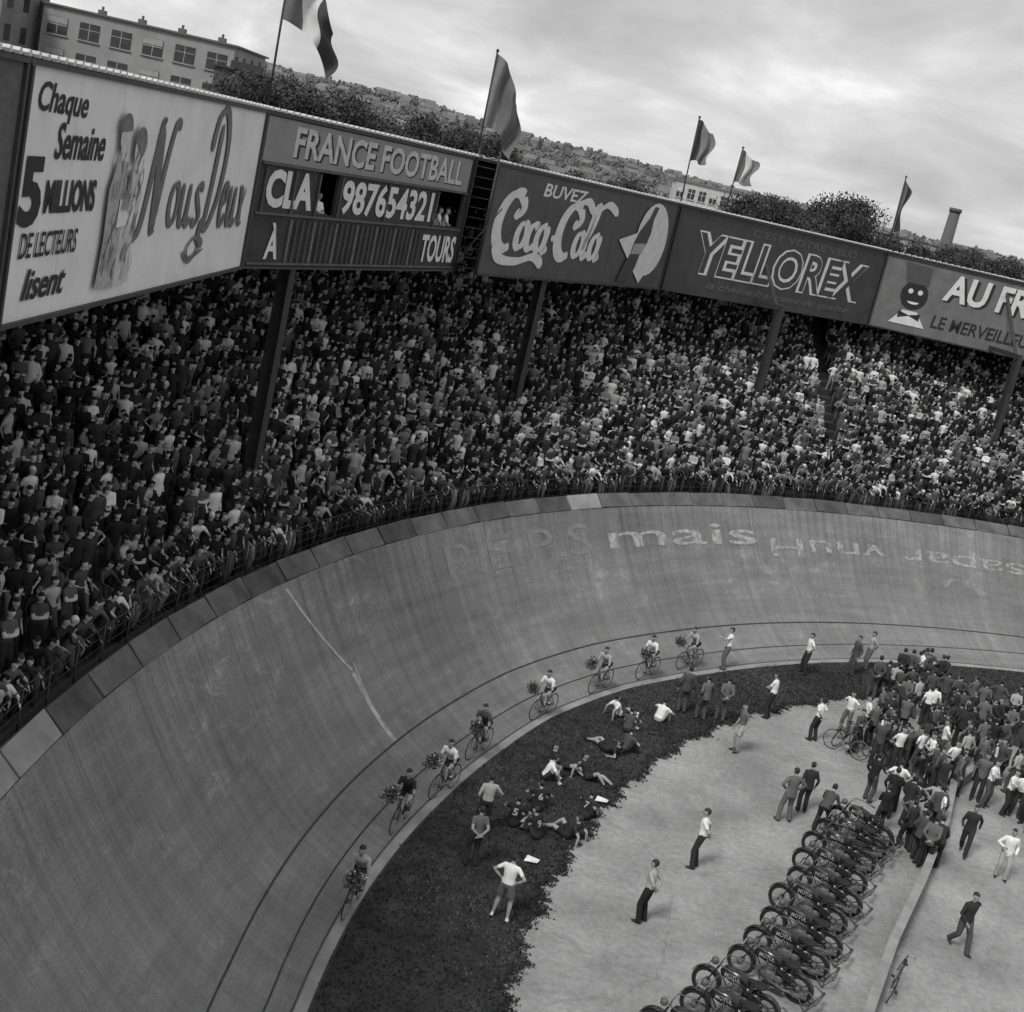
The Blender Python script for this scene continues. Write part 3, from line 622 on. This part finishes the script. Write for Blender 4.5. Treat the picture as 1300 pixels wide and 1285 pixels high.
# ---------------- advertising boards
class Board:
    def __init__(s,name,p0,p1,z0=13.,z1=16.85,mt=None,pieces=None):
        s.p0=Vector((*p0,z0));d=Vector((*p1,z0))-s.p0;s.W=d.length;s.ex=d.normalized();s.H=z1-z0;s.n=Vector((s.ex.y,-s.ex.x,0));s.k=0
        s.e=bpy.data.objects.new(name,None);SC.collection.objects.link(s.e)
        mb=MB();R_=Matrix.Rotation(math.atan2(s.ex.y,s.ex.x),3,'Z')
        for u0,u1,v0,v1 in (pieces or [(0,1,0,1)]):
            mb.box(s.p0+s.ex*s.W*(u0+u1)/2+Vector((0,0,s.H*(v0+v1)/2))-s.n*.05,((s.W-.04)*(u1-u0),.1,s.H*(v1-v0)),0,rot=R_)
        obj('panel',mb.mesh('panel',[mt],False),s.e)
        mb=MB()
        for z in(-.03,s.H+.03): mb.box(s.p0+s.ex*s.W/2+Vector((0,0,z)),(s.W,.14,.07),0,rot=R_)
        for x in(.03,s.W-.03): mb.box(s.p0+s.ex*x+Vector((0,0,s.H/2)),(.08,.12,s.H-.02),0,rot=R_)
        if not pieces:
            n_=int(s.W/2)
            for k in range(1,n_): mb.box(s.p0+s.ex*(s.W*k/n_)+Vector((0,0,s.H/2))+s.n*.001,(.012,.01,s.H),1,rot=R_)
        obj('frame',mb.mesh('frame',[FRAME,mt],False),s.e)
    def P(s,u,v,l): return s.p0+s.ex*(u*s.W)+Vector((0,0,v*s.H))+s.n*l
    def poly(s,pts,mt,name='shape',fs=None):
        s.k+=1;l=.012+.003*s.k
        mb=MB();mb.add([s.P(u,v,l) for u,v in pts],fs or [tuple(range(len(pts)))],0);obj(name,mb.mesh(name,[mt],False),s.e)
    def text(s,txt,u0,u1,v0,v1,mt,off=.02,shear=0.,slope=0.,arch=0.):
        V,F=text_mesh(txt,off,shear)
        s.poly([(u0+(u1-u0)*x,v0+(v1-v0)*y+slope*x) for x,y in V],mt,'lettering',F)
    def strokes(s,st,u0,v0,sx,sy,w,mt,shear=.3,slope=0.):
        for pts,wd in st:
            P_=[np.array(q,float) for q in pts];Q=[]
            n=len(P_)
            for i in range(n-1):
                a,b_,c_,d=P_[max(i-1,0)],P_[i],P_[i+1],P_[min(i+2,n-1)]
                for k in range(7):
                    t=k/7;Q.append(.5*((2*b_)+(-a+c_)*t+(2*a-5*b_+4*c_-d)*t*t+(-a+3*b_-3*c_+d)*t**3))
            Q.append(P_[-1]);Q=np.array(Q);Q=np.stack([(Q[:,0]+shear*Q[:,1])*sx,Q[:,1]*sy+slope*Q[:,0]],1)
            T_=np.gradient(Q,axis=0);T_/=np.maximum(np.linalg.norm(T_,axis=1),1e-6)[:,None];Nn=np.stack([-T_[:,1],T_[:,0]],1)
            m=len(Q);ang=np.arctan2(T_[:,1],T_[:,0]);ww=w*wd*(.42+.58*np.abs(np.sin(ang-.35)))
            ends=np.minimum(1,np.minimum(np.arange(m),m-1-np.arange(m))/3+.35);ww=ww*ends
            s.k+=1;l=.012+.0015*s.k;mb=MB();vs=[]
            for i in range(m):
                for sg in(1,-1):
                    q=Q[i]+Nn[i]*ww[i]*.5*sg;vs.append(s.P(u0+q[0]/s.W,v0+q[1]/s.H,l))
            mb.add(vs,[(2*i,2*i+1,2*i+3,2*i+2) for i in range(m-1)],0);obj('lettering',mb.mesh('lettering',[mt],False),s.e)
FRAME=mat('board_frame',.05,.6)
def arc(cx,cy,rx,ry,a0,a1,n=12): return [(cx+rx*math.cos(math.radians(a)),cy+ry*math.sin(math.radians(a))) for a in np.linspace(a0,a1,n)]
def GLY(ch,x):
    g={'o':[(arc(.4,.5,.34,.47,90,450),1)],'c':[(arc(.42,.5,.36,.47,50,320),1)],
       'a':[(arc(.38,.5,.34,.47,60,420),1),([(.74,1),(.72,.25),(.85,0),(1.05,.2)],1)],
       'l':[([(-.1,.3),(.3,1.3),(.38,2),(.2,2.15),(.08,1.6),(.08,.3),(.25,0),(.5,.2)],1)],
       'u':[([(0,1),(.02,.25),(.25,0),(.55,.25),(.62,1)],1),([(.62,1),(.64,.2),(.8,0),(.98,.2)],1)],
       's':[([(.6,.85),(.35,1),(.1,.78),(.35,.5),(.6,.22),(.3,0),(0,.15)],1)],
       'e':[([(.05,.45),(.55,.62),(.55,.92),(.3,1),(.05,.6),(.15,.1),(.45,0),(.8,.3)],1)],
       'x':[([(.0,.95),(.2,.9),(.5,.1),(.8,.1)],1),([(.7,1),(.1,0)],.8)],
       '-':[([(0,.55),(.35,.6)],1)],
       'C':[(arc(.95,.95,.85,1.05,62,300,16),1.5),([(1.35,1.88),(1.6,1.5),(1.35,1.2),(1.1,1.35)],1.1)],
       'N':[([(-.5,.1),(-.2,-.25),(.15,.2),(.45,2.1),(.6,2.2)],1.2),([(.5,2.2),(.75,1.2),(1.0,.0),(1.1,0)],1.5),([(1.05,0),(1.25,1.4),(1.55,2.3),(1.9,2.2)],1.1)],
       'D':[([(.55,2.4),(.45,1.2),(.25,0)],1.3),([(-.3,1.7),(.0,2.5),(.8,2.7),(1.5,1.9),(1.35,.7),(.6,-.1),(.0,.05),(-.15,-.35),(.5,-.5)],1.3)]}[ch]
    return [([(px+x,py) for px,py in pts],w) for pts,w in g]
WB=mat('white_board_paint',.68,.7,.1,1.2);INK=mat('black_sign_paint',.025,.7);GI=mat('gray_sign_paint',.14,.7,.2,3);LG=mat('light_sign_paint',.64,.7,.12,3)
A=Board('magazine_billboard',(-8.14,20.15),(-8.13,35.0),mt=WB)
A.text('Chaque',.03,.17,.80,.95,INK,.02,.2,-.01);A.text('Semaine',.09,.24,.65,.80,INK,.02,.2)
A.text('5',.015,.07,.38,.66,INK,.04);A.text('MILLIONS',.08,.23,.43,.57,INK,.035)
A.text('DE LECTEURS',.03,.19,.255,.36,INK,.015,.1);A.text('lisent',.05,.17,.08,.21,INK,.02,.3)
A.text("l'HEBDOMADAIRE QUI PORTE BONHEUR",.32,.985,.035,.12,INK,.02,.1)
st=GLY('N',0)
for ch,x in(('o',2.05),('u',3.1),('s',4.3)): st+=GLY(ch,x)
A.strokes(st,.405,.34,.82,.88,.24,GI,.12,-.02)
st=GLY('D',0)
for ch,x in(('e',1.85),('u',2.9),('x',4.1)): st+=GLY(ch,x)
A.strokes(st,.70,.32,.72,.92,.24,GI,.1,-.03)
A.strokes([([(0,0),(.6,-.3),(1.2,.1),(.8,.35),(.3,.1),(.5,-.2),(1.6,0)],1)],.62,.17,1,.8,.14,GI,0)
# drawn couple reading the magazine
PGs=[mat('pencil_gray',.36,.8,.3,8),mat('pencil_gray_dark',.17,.8,.4,8),mat('pencil_gray_light',.5,.8,.2,8)]
def bp_(pts): return [(.255+.093*x,.05+.24*y) for x,y in pts]
A.poly(bp_([(.05,.1),(.75,.05),(.8,1.2),(.72,2.1),(.55,2.55),(.25,2.5),(.08,2.0),(.12,1.0)]),PGs[0],'drawn_figure')
A.poly(bp_([(.72,.05),(1.35,.1),(1.25,1.1),(1.4,1.9),(1.15,2.4),(.85,2.35),(.72,1.7)]),PGs[2],'drawn_figure')
A.poly(bp_(arc(.42,3.0,.2,.34,0,360,18)[:-1]),PGs[2],'drawn_head');A.poly(bp_(arc(.4,3.16,.23,.28,-10,200,14)),PGs[1],'drawn_hair')
A.poly(bp_(arc(1.0,2.78,.18,.32,0,360,18)[:-1]),PGs[2],'drawn_head');A.poly(bp_(arc(1.03,2.9,.24,.32,-70,170,14)),PGs[1],'drawn_hair')
A.poly(bp_([(.5,1.25),(1.1,1.3),(1.12,1.85),(.52,1.8)]),WB,'drawn_magazine')
random.seed(11);sk=[]
for i in range(60):
    u=random.uniform(.15,1.25);v=random.uniform(.1,2.5);sk.append(([(u,v),(u+random.uniform(-.06,.1),v+.18),(u+random.uniform(0,.14),v+.4)],random.uniform(.4,1.)))
A.strokes(sk,.255,.05,1.38,.92,.07,PGs[1],0)
SB=mat('scoreboard_slats',.045,.8,.35,2);SBL=mat('scoreboard_band',.24,.7,.12,2)
B=Board('scoreboard',(-8.15,35.1),(-3.95,48.7),mt=SB,pieces=[(0,1,0,.38),(0,1,.68,1),(0,.235,.38,.68),(.32,.82,.38,.68),(.985,1,.38,.68)])
B.poly([(.01,.7),(.99,.7),(.99,.99),(.01,.99)],SBL,'band');B.text('FRANCE FOOTBALL',.12,.95,.74,.95,INK,.05);B.text('FRANCE FOOTBALL',.115,.945,.75,.96,mat('cream_letter',.5),.025)
B.text('CLA',.04,.22,.40,.66,LG,.045);B.text('987654321',.34,.80,.40,.66,LG,.03)
B.text('À',.07,.12,.05,.3,LG,.03);B.text('TOURS',.78,.985,.06,.3,LG,.03)
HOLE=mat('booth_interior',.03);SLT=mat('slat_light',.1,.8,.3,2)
mb=MB();R_=Matrix.Rotation(math.atan2(B.ex.y,B.ex.x),3,'Z')
for k in range(27):
    u=.15+k*.0235
    mb.box(B.P(u,.18,.04),(.04 if k%4 else .07,.05,B.H*.3),0 if k%4 else 1,rot=R_)
for v in(.02,.36,.69): mb.box(B.P(.5,v,.05),(B.W*.98,.06,.06),0,rot=R_)
for u in(.03,.14,.235,.33,.55,.82): mb.box(B.P(u,.52,.04),(.06,.05,B.H*.3),0,rot=R_)
obj('slats',mb.mesh('slats',[SLT,mat('slat_pale',.17)],False),B.e)
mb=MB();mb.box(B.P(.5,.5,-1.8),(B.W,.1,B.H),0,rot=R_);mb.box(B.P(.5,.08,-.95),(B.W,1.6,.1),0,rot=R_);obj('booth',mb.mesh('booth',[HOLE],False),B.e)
for u in(.285,.86,.9,.945):
    q=B.P(u,.095,-.32);o=obj('scoreboard_operator',PM['m_folded_shirt'],B.e,(q.x,q.y,q.z),math.atan2(B.n.y,B.n.x)+random.uniform(-.4,.4))
mb=MB();q0=Vector((-3.5,48.95,0))
for dx,dy in((-.35,-.25),(.35,.25)):
    mb.tube([q0+Vector((dx,dy,12.6)),q0+Vector((dx,dy,17.3))],.035,6)
for k in range(13): mb.tube([q0+Vector((-.35,-.25,12.8+k*.35)),q0+Vector((.35,.25,12.8+k*.35))],.018,5)
mb.tube([q0+Vector((-.5,-.6,13)),q0+Vector((.8,.5,15.4))],.025,5)
obj('access_ladder',mb.mesh('ladder',[STEEL]))
CCB=mat('drink_board_paint',.08,.6,.2,1.5)
C_=Board('drink_billboard',(-3.14,49.4),(4.38,64.5),mt=CCB)
C_.text('BUVEZ',.22,.44,.80,.93,LG,.02,.15,-.0)
st=GLY('C',0)
for ch,x in(('o',1.65),('c',2.45),('a',3.2),('-',4.35)): st+=GLY(ch,x)
st+=GLY('C',4.75)
for ch,x in(('o',6.35),('l',7.25),('a',7.8)): st+=GLY(ch,x)
st+=[([(.3,.1),(.9,-.45),(2.2,-.5),(3.4,-.25),(4.3,-.55)],1.2),([(5.4,1.95),(6.4,2.25),(7.3,1.9),(8.3,2.3),(9.4,2.0)],1.1)]
C_.strokes(st,.03,.28,1.02,.98,.44,LG,.22,-.012)
C_.poly([(q[0],q[1]) for q in arc(.86,.55,.1,.42,0,360,28)[:-1]],LG,'disc')
C_.poly([(.66,.5),(.78,.62),(.93,.42),(.84,.04)],LG,'hand_shape')
BT_=mat('bottle_paint',.06,.5)
bp=[(-.028,.0),(.028,.0),(.03,.2),(.024,.35),(.032,.5),(.03,.62),(.012,.8),(.011,.95),(-.011,.95),(-.012,.8),(-.03,.62),(-.032,.5),(-.024,.35),(-.03,.2)]
C_.poly([(.735+u*1.25+v*.12,.04+v*.93) for u,v in bp],BT_,'bottle');C_.poly([(.75,.36),(.82,.38),(.826,.5),(.76,.48)],mat('label_gray',.35),'label')
YB=mat('chain_board_paint',.06,.6,.2,1.5)
Y=Board('chain_billboard',(4.48,64.64),(16.3,74.70),mt=YB)
Y.text('YELLOREX',.1,.93,.24,.78,LG,.06,.12);Y.text('YELLOREX',.107,.923,.26,.76,YB,.012,.12)
DG=mat('dim_lettering',.13,.7);Y.text("C'EST VOTRE VELO",.33,.85,.83,.92,DG,.0);Y.text('la chaine francaise de qualite',.18,.88,.07,.18,DG,.01,.3)
EB=mat('polish_board_paint',.15,.6,.2,1.5)
E=Board('polish_billboard',(16.42,74.80),(26.5,75.82),mt=EB)
E.text('AU FRANC',.36,1.2,.52,.9,INK,.05,.1);E.text('AU FRANC',.35,1.19,.54,.92,LG,.03,.1);E.text('LE MERVEILLEUX CIRAGE',.33,1.25,.14,.32,INK,.015,.1)
E.poly(arc(.2,.52,.075,.2,0,360,22)[:-1],INK,'mascot_head');E.poly([(.14,.68),(.11,.95),(.26,.93),(.265,.68)],mat('fez_gray',.08),'hat')
E.poly([(.1,.1),(.3,.1),(.24,.3),(.16,.3)],LG,'collar');E.poly([(.14,.18),(.2,.23),(.26,.18),(.26,.28),(.2,.24),(.14,.28)],INK,'bow_tie')
for u in(.175,.228): E.poly(arc(u,.57,.014,.035,0,360,12)[:-1],LG,'eye')
E.poly(arc(.203,.43,.032,.035,180,360,10),LG,'smile')
Board('blank_billboard',(26.6,75.85),(40,76.95),mt=YB)
Board('blank_billboard',(-8.14,4),(-8.14,20.0),mt=mat('stand_end_gray',.1))
# ---------------- flags
def flag(base,top,w,h,tones,az,droop,seed):
    random.seed(seed);e=bpy.data.objects.new('flag',None);SC.collection.objects.link(e)
    mb=MB();mb.tube([base,top],.035,6);mb.ell(top,(.06,.06,.06));obj('pole',mb.mesh('pole',[STEEL]),e)
    b0=Vector(base);t0=Vector(top);dn=(b0-t0).normalized();hx=Vector((math.cos(az),math.sin(az),0));pr=Vector((-hx.y,hx.x,0))
    nx,ny=30,18;vs=[];fs=[];ms=[]
    for i in range(nx+1):
        for j in range(ny+1):
            u=i/nx;v=j/ny
            q=t0+dn*(.1+v*h*(1-.25*u))+hx*(u*w*(1-droop*.55)+.16*math.sin(v*6+seed+u*3)*u)+Vector((0,0,-droop*w*u**1.5*.9-.12*math.sin(u*7+seed)*u))+pr*(math.sin(u*12+v*3+seed)*.24*w/2*u**.5)
            vs.append(q)
    for i in range(nx):
        for j in range(ny):
            k=i*(ny+1)+j;fs.append((k,k+1,k+ny+2,k+ny+1));ms.append(min(len(tones)-1,int(i/nx*len(tones))))
    me=bpy.data.meshes.new('cloth');me.from_pydata([tuple(q) for q in vs],[],fs)
    for t in tones: me.materials.append(FT[t])
    me.polygons.foreach_set('material_index',ms);me.polygons.foreach_set('use_smooth',[True]*len(fs));obj('cloth',me,e)
FT={'w':mat('flag_white',.55,.9,.1),'g':mat('flag_gray',.13,.9,.1),'d':mat('flag_dark',.05,.9,.1),'m':mat('flag_mid',.2,.9,.1)}
flag((-9.3,40,16.5),(-9.35,40,21.2),2.6,1.7,'gwd',.1,.7,1)
flag((-4.0,50,16.5),(-4.05,50,20.6),2.2,2.5,'mgg',.3,.75,2)
flag((4.5,66,16.5),(4.4,66,20.9),1.2,1.9,'dmm',.2,.5,3)
flag((7.0,70,16.3),(7.1,70,20.2),1.2,1.6,'gwm',.1,.5,4)
flag((16.6,76,16.4),(16.5,76,20.9),.8,2.9,'gd',.3,.95,5)
# ---------------- trees
LEAF=mat('foliage',.04,.8,.6,.4);LEAF2=mat('foliage_light',.075,.8,.4,.4);BARK=mat('bark',.04,.9)
def tree_mesh(name,h,cw,seed,nl=26000):
    rg=np.random.default_rng(seed);b=MB()
    b.tube([(0,0,0),(.1,0,h*.3),(0,.15,h*.55),(.1,0,h*.8)],[.4,.3,.2,.08],8,2)
    cl=[]
    for i in range(30):
        a=rg.uniform(0,6.28);r=cw*.5*math.sqrt(rg.uniform(0,1))*.8;z=h*rg.uniform(.5,.93)
        r*=math.sqrt(max(.15,1-((z/h-.66)/.36)**2));q=(r*math.cos(a),r*math.sin(a),z);cl.append((q,rg.uniform(.08,.17)*cw))
        b.tube([(0,0,h*.4+ .2*(z-h*.4)),(q[0]*.5,q[1]*.5,z*.85),q],[.14,.08,.03],5,2)
    V=[];n=int(nl/30)
    for q,r in cl:
        D_=rg.normal(size=(n,3));D_/=np.linalg.norm(D_,axis=1)[:,None];D_*=(r*rg.uniform(.35,1.1,n))[:,None];D_[:,2]*=.75
        E1=rg.normal(size=(n,3));E1/=np.linalg.norm(E1,axis=1)[:,None];E2=np.cross(E1,D_);E2/=np.linalg.norm(E2,axis=1)[:,None]
        sz=rg.uniform(.09,.2,n)[:,None];cc=D_+np.array(q)
        V.append(np.stack([cc-E1*sz,cc+E2*sz*.6,cc+E1*sz,cc-E2*sz*.6],1).reshape(-1,3))
    V=np.concatenate(V);o=len(b.v);b.v+=[tuple(q) for q in V.tolist()];nf=len(V)//4
    b.f+=[(o+4*i,o+4*i+1,o+4*i+2,o+4*i+3) for i in range(nf)];b.m+=[int(q) for q in (rg.random(nf)<.3)]
    return b.mesh(name,[LEAF,LEAF2,BARK],False)
TM=[tree_mesh('tree_a',19,13,1),tree_mesh('tree_b',19,15,2)]
for i,(x,y,h) in enumerate([(-25.0,112,20.1),(-20.5,114,19.1),(-13,146,20.4),(-17.5,150,19.6),(-10.5,152,19.2),(-23,138,18.4),(1.5,140,18.9),(19.5,160,19.4),(24,158,20.9),(29,157,21.6),(34,158,19.6),(43,160,18.8),(49,165,20.2),(55,160,19.4),(-6,165,18.6),(-29,128,19.6)]):
    o=obj('tree',TM[i%2],None,(x,y,0),i*1.3);o.scale=(1.,1.,h/18.6)
# ---------------- buildings
def building(name,x0,x1,y,z1,depth,floors,bays,col,roofd=.1,yaw=0,fh=3.2,band=False):
    e=bpy.data.objects.new(name,None);SC.collection.objects.link(e);e.location=((x0+x1)/2,y,0);e.rotation_euler=(0,0,yaw)
    w=x1-x0;mb=MB();mb.box((0,depth/2,z1/2),(w,depth,z1),0);obj('walls',mb.mesh('walls',[mat('wall_'+name,col,.85,.2,.3)],False),e)
    mb=MB();mb.box((0,depth/2,z1+.11),(w+.6,depth+.6,.2),0);
    for k in range(4): mb.box((-w/2+w*(k+.6)/4.5,depth*.7,z1+.6),(.8,.7,.8),0);mb.tube([(-w/2+w*(k+.6)/4.5,depth*.7,z1+1.0),(-w/2+w*(k+.6)/4.5,depth*.7,z1+1.4)],.15,8,0)
    obj('roof',mb.mesh('roof_'+name,[mat('roof_'+name,roofd)],False),e)
    mb=MB()
    for fl in range(floors):
        z=z1-1.9-fl*fh
        for k in range(bays):
            x=-w/2+w*(k+.5)/bays;ww=w/bays*.62
            mb.box((x,-.02,z),(ww,.12,1.75),0);mb.box((x,-.07,z-.95),(ww+.3,.24,.12),1);mb.box((x,-.09,z),(.08,.06,1.7),1);mb.box((x,-.09,z+.2),(ww,.05,.07),1)
            if (k*7+fl*3)%3==0: mb.box((x,-.1,z+.45),(ww-.04,.03,.8),1)
        for k in range(max(2,int(depth/4))):
            mb.box((w/2,depth*(k+.5)/max(2,int(depth/4)),z),(.12,1.4,1.6),0)
    obj('windows',mb.mesh('win_'+name,[mat('glass_'+name,.05,.2,.4,1),mat('sill_'+name,col*1.1)],False),e);return e
building('apartment_block',-60,-39.3,150,22.2,14,5,6,.27,.12)
building('apartment_block',-74,-61,142,23.5,12,6,4,.2,.1)
building('white_apartment_building',15.5,33.3,250,20.6,12,4,9,.5,.2)
building('town_house',-37.0,-33.5,135,19.6,8,4,2,.08,.05)
building('town_house',34,44,240,19.2,10,4,4,.3,.1)
building('apartment_block',60,84,300,20.0,12,4,8,.35,.12)
mb=MB();mb.tube([(77,300,0),(77.1,300,28.2)],[1.7,1.1],14);mb.tube([(77.1,300,27.6),(77.1,300,28.4)],1.3,14);obj('factory_chimney',mb.mesh('chim',[mat('chimney_brick',.1)]))
HX=np.array([-1500,-600,-330,-185,-46,91,256,468,900,2000]);HZ=np.array([64,54,50,51,43,38,30,31,37,43])
def hz(x,y):
    k=min(max((y-350)/1150,0),1);k=k*k*(3-2*k)
    g=float(np.interp(x*1500/max(y,400),HX,HZ))
    return g*k+2.2*math.sin(x*.011+y*.004)*k+1.4*math.sin(x*.031+1)*k-.2
nx,ny=160,40;vs=[];fs=[]
for j in range(ny+1):
    y=350+(1700-350)*j/ny
    for i in range(nx+1):
        x=(-1+2*i/nx)*(.75*y+250);vs.append((x,y,hz(x,min(y,1500))-(max(y-1500,0)*.1)))
for j in range(ny):
    for i in range(nx): k=j*(nx+1)+i;fs.append((k,k+1,k+nx+2,k+nx+1))
mb=MB();mb.add(vs,fs);obj('hills',mb.mesh('hills',[mat('hill_vegetation_hazed',.13,.95,.35,.012)]))  # base colour lightened to paint in the aerial haze over the hills
random.seed(21);mb=MB();tb=MB()
for i in range(680):
    y=random.uniform(230,1480);x=random.uniform(-.5,.5)*y*1.1;z=hz(x,y) if y>350 else -.2;w=random.uniform(6,12);d=random.uniform(6,9);h=random.uniform(4,7)+(6 if y<600 and random.random()<.4 else 0)
    if y<350: h=random.uniform(9,15.5)
    R_=Matrix.Rotation(random.uniform(-.5,.5),3,'Z');k=random.choice([0,0,1,2])
    mb.box((x,y,z+h/2),(w,d,h),k,rot=R_)
    ve=[Vector(q) for q in((-w/2-.3,-d/2-.3,0),(w/2+.3,-d/2-.3,0),(w/2+.3,d/2+.3,0),(-w/2-.3,d/2+.3,0),(-w/2,0,2.6),(w/2,0,2.6))]
    mb.add([R_@q+Vector((x,y,z+h+.01)) for q in ve],[(0,1,5,4),(2,3,4,5),(0,4,3),(1,2,5)],random.choice([3,4]))
    for kk in range(3):
        q=Vector((-w/2+w*(kk+.5)/3,-d/2-.03,h*.7-h/2));mb.box(Vector((x,y,z+h/2))+R_@q,(1.2,.1,1.5),3,rot=R_)
obj('distant_town',mb.mesh('town',[mat('town_wall_a',.27,.9,.1,.02),mat('town_wall_b',.21,.9,.1,.02),mat('town_wall_c',.34,.9,.1,.02),mat('town_roof_a',.14,.9,.2,.1),mat('town_roof_b',.17,.9,.2,.1)],False))  # low-contrast greys: distance haze is put into wall and roof colours
for i in range(5200):
    y=random.uniform(260,1500);x=random.uniform(-.5,.5)*y*1.1;z=hz(x,y) if y>350 else -.2;r=random.uniform(2.5,6)
    if y<350: r*=.8;z+=6
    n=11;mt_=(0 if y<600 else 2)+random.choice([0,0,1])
    for k in range(n):
        q=Vector((random.gauss(0,r*.5),random.gauss(0,r*.5),z+r*.7+random.gauss(0,r*.3)));s_=r*random.uniform(.22,.42)
        e1=Vector((random.gauss(0,1),random.gauss(0,1),random.gauss(0,1))).normalized();e2=e1.orthogonal().normalized();e3=e1.cross(e2)
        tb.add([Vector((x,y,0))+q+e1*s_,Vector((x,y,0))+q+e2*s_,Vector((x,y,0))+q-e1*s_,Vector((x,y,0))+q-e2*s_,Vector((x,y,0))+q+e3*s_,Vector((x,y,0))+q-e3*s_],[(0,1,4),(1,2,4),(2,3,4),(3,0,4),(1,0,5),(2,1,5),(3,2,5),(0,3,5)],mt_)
obj('distant_trees',tb.mesh('dtrees',[mat('far_foliage',.065,.9,.3,.05),mat('far_foliage_light',.095,.9,.3,.05),mat('hazy_foliage',.13,.9,.2,.02),mat('hazy_foliage_light',.16,.9,.2,.02)],False))  # hazy tones, used for the farther trees, carry painted aerial haze
# ---------------- sky & light
EL,AZ=math.radians(48),math.radians(215)
w=bpy.data.worlds.new('World');SC.world=w;w.use_nodes=True;nt=w.node_tree;N=nt.nodes;L=nt.links.new
bg=N['Background'];sk=N.new('ShaderNodeTexSky');sk.sky_type='NISHITA';sk.sun_disc=False;sk.sun_elevation=EL;sk.sun_rotation=AZ
bw=N.new('ShaderNodeRGBToBW');L(sk.outputs[0],bw.inputs[0])
tc=N.new('ShaderNodeTexCoord');sx=N.new('ShaderNodeSeparateXYZ');L(tc.outputs['Generated'],sx.inputs[0])
def M(op,a,b_):
    q=N.new('ShaderNodeMath');q.operation=op
    for i,v in enumerate((a,b_)):
        if isinstance(v,(int,float)): q.inputs[i].default_value=v
        else: L(v,q.inputs[i])
    return q.outputs[0]
zz=M('ADD',M('MAXIMUM',sx.outputs[2],0.),.3);cx=M('DIVIDE',sx.outputs[0],zz);cy=M('DIVIDE',sx.outputs[1],zz)
cb=N.new('ShaderNodeCombineXYZ');L(cx,cb.inputs[0]);L(cy,cb.inputs[1])
n1=N.new('ShaderNodeTexNoise');n1.inputs['Scale'].default_value=2.3;n1.inputs['Detail'].default_value=11;n1.inputs['Roughness'].default_value=.55;n1.inputs['Distortion'].default_value=.35;L(cb.outputs[0],n1.inputs['Vector'])
r=N.new('ShaderNodeValToRGB');e=r.color_ramp.elements;e[0].position=.3;e[0].color=(.42,)*3+(1,);e[1].position=.72;e[1].color=(.98,)*3+(1,)
q=e.new(.45);q.color=(.53,)*3+(1,);q=e.new(.56);q.color=(.66,)*3+(1,)
L(n1.outputs['Fac'],r.inputs[0])
cl_=M('MULTIPLY',r.outputs[0],7.8);tot=M('ADD',cl_,M('MULTIPLY',bw.outputs[0],.08));L(tot,bg.inputs['Color']);bg.inputs['Strength'].default_value=.135
sl=bpy.data.lights.new('sun','SUN');sl.energy=2.4;sl.angle=math.radians(14);sl.color=(1,.995,.985);so=obj('sun',sl)
sd=Vector((math.sin(AZ)*math.cos(EL),math.cos(AZ)*math.cos(EL),math.sin(EL)));so.rotation_euler=sd.to_track_quat('Z','Y').to_euler()
# ---------------- camera: 75 mm medium-format view, pitched 13.7 deg down, rolled 13 deg, 17 m up
c=math.cos(math.radians(13));s=math.sin(math.radians(13));p=math.radians(13.7)
cd=bpy.data.cameras.new('camera');cd.sensor_fit='HORIZONTAL';cd.sensor_width=36;cd.lens=48.18;cd.clip_end=8000;cd.clip_start=.5
co=obj('camera',cd);sp_,cp=math.sin(p),math.cos(p)
co.matrix_world=Matrix(((c,-s,0,0),(s*sp_,c*sp_,-cp,0),(s*cp,c*cp,sp_,17),(0,0,0,1)));SC.camera=co
vs_=SC.view_settings;vs_.view_transform='Standard';vs_.look='None';vs_.exposure=0
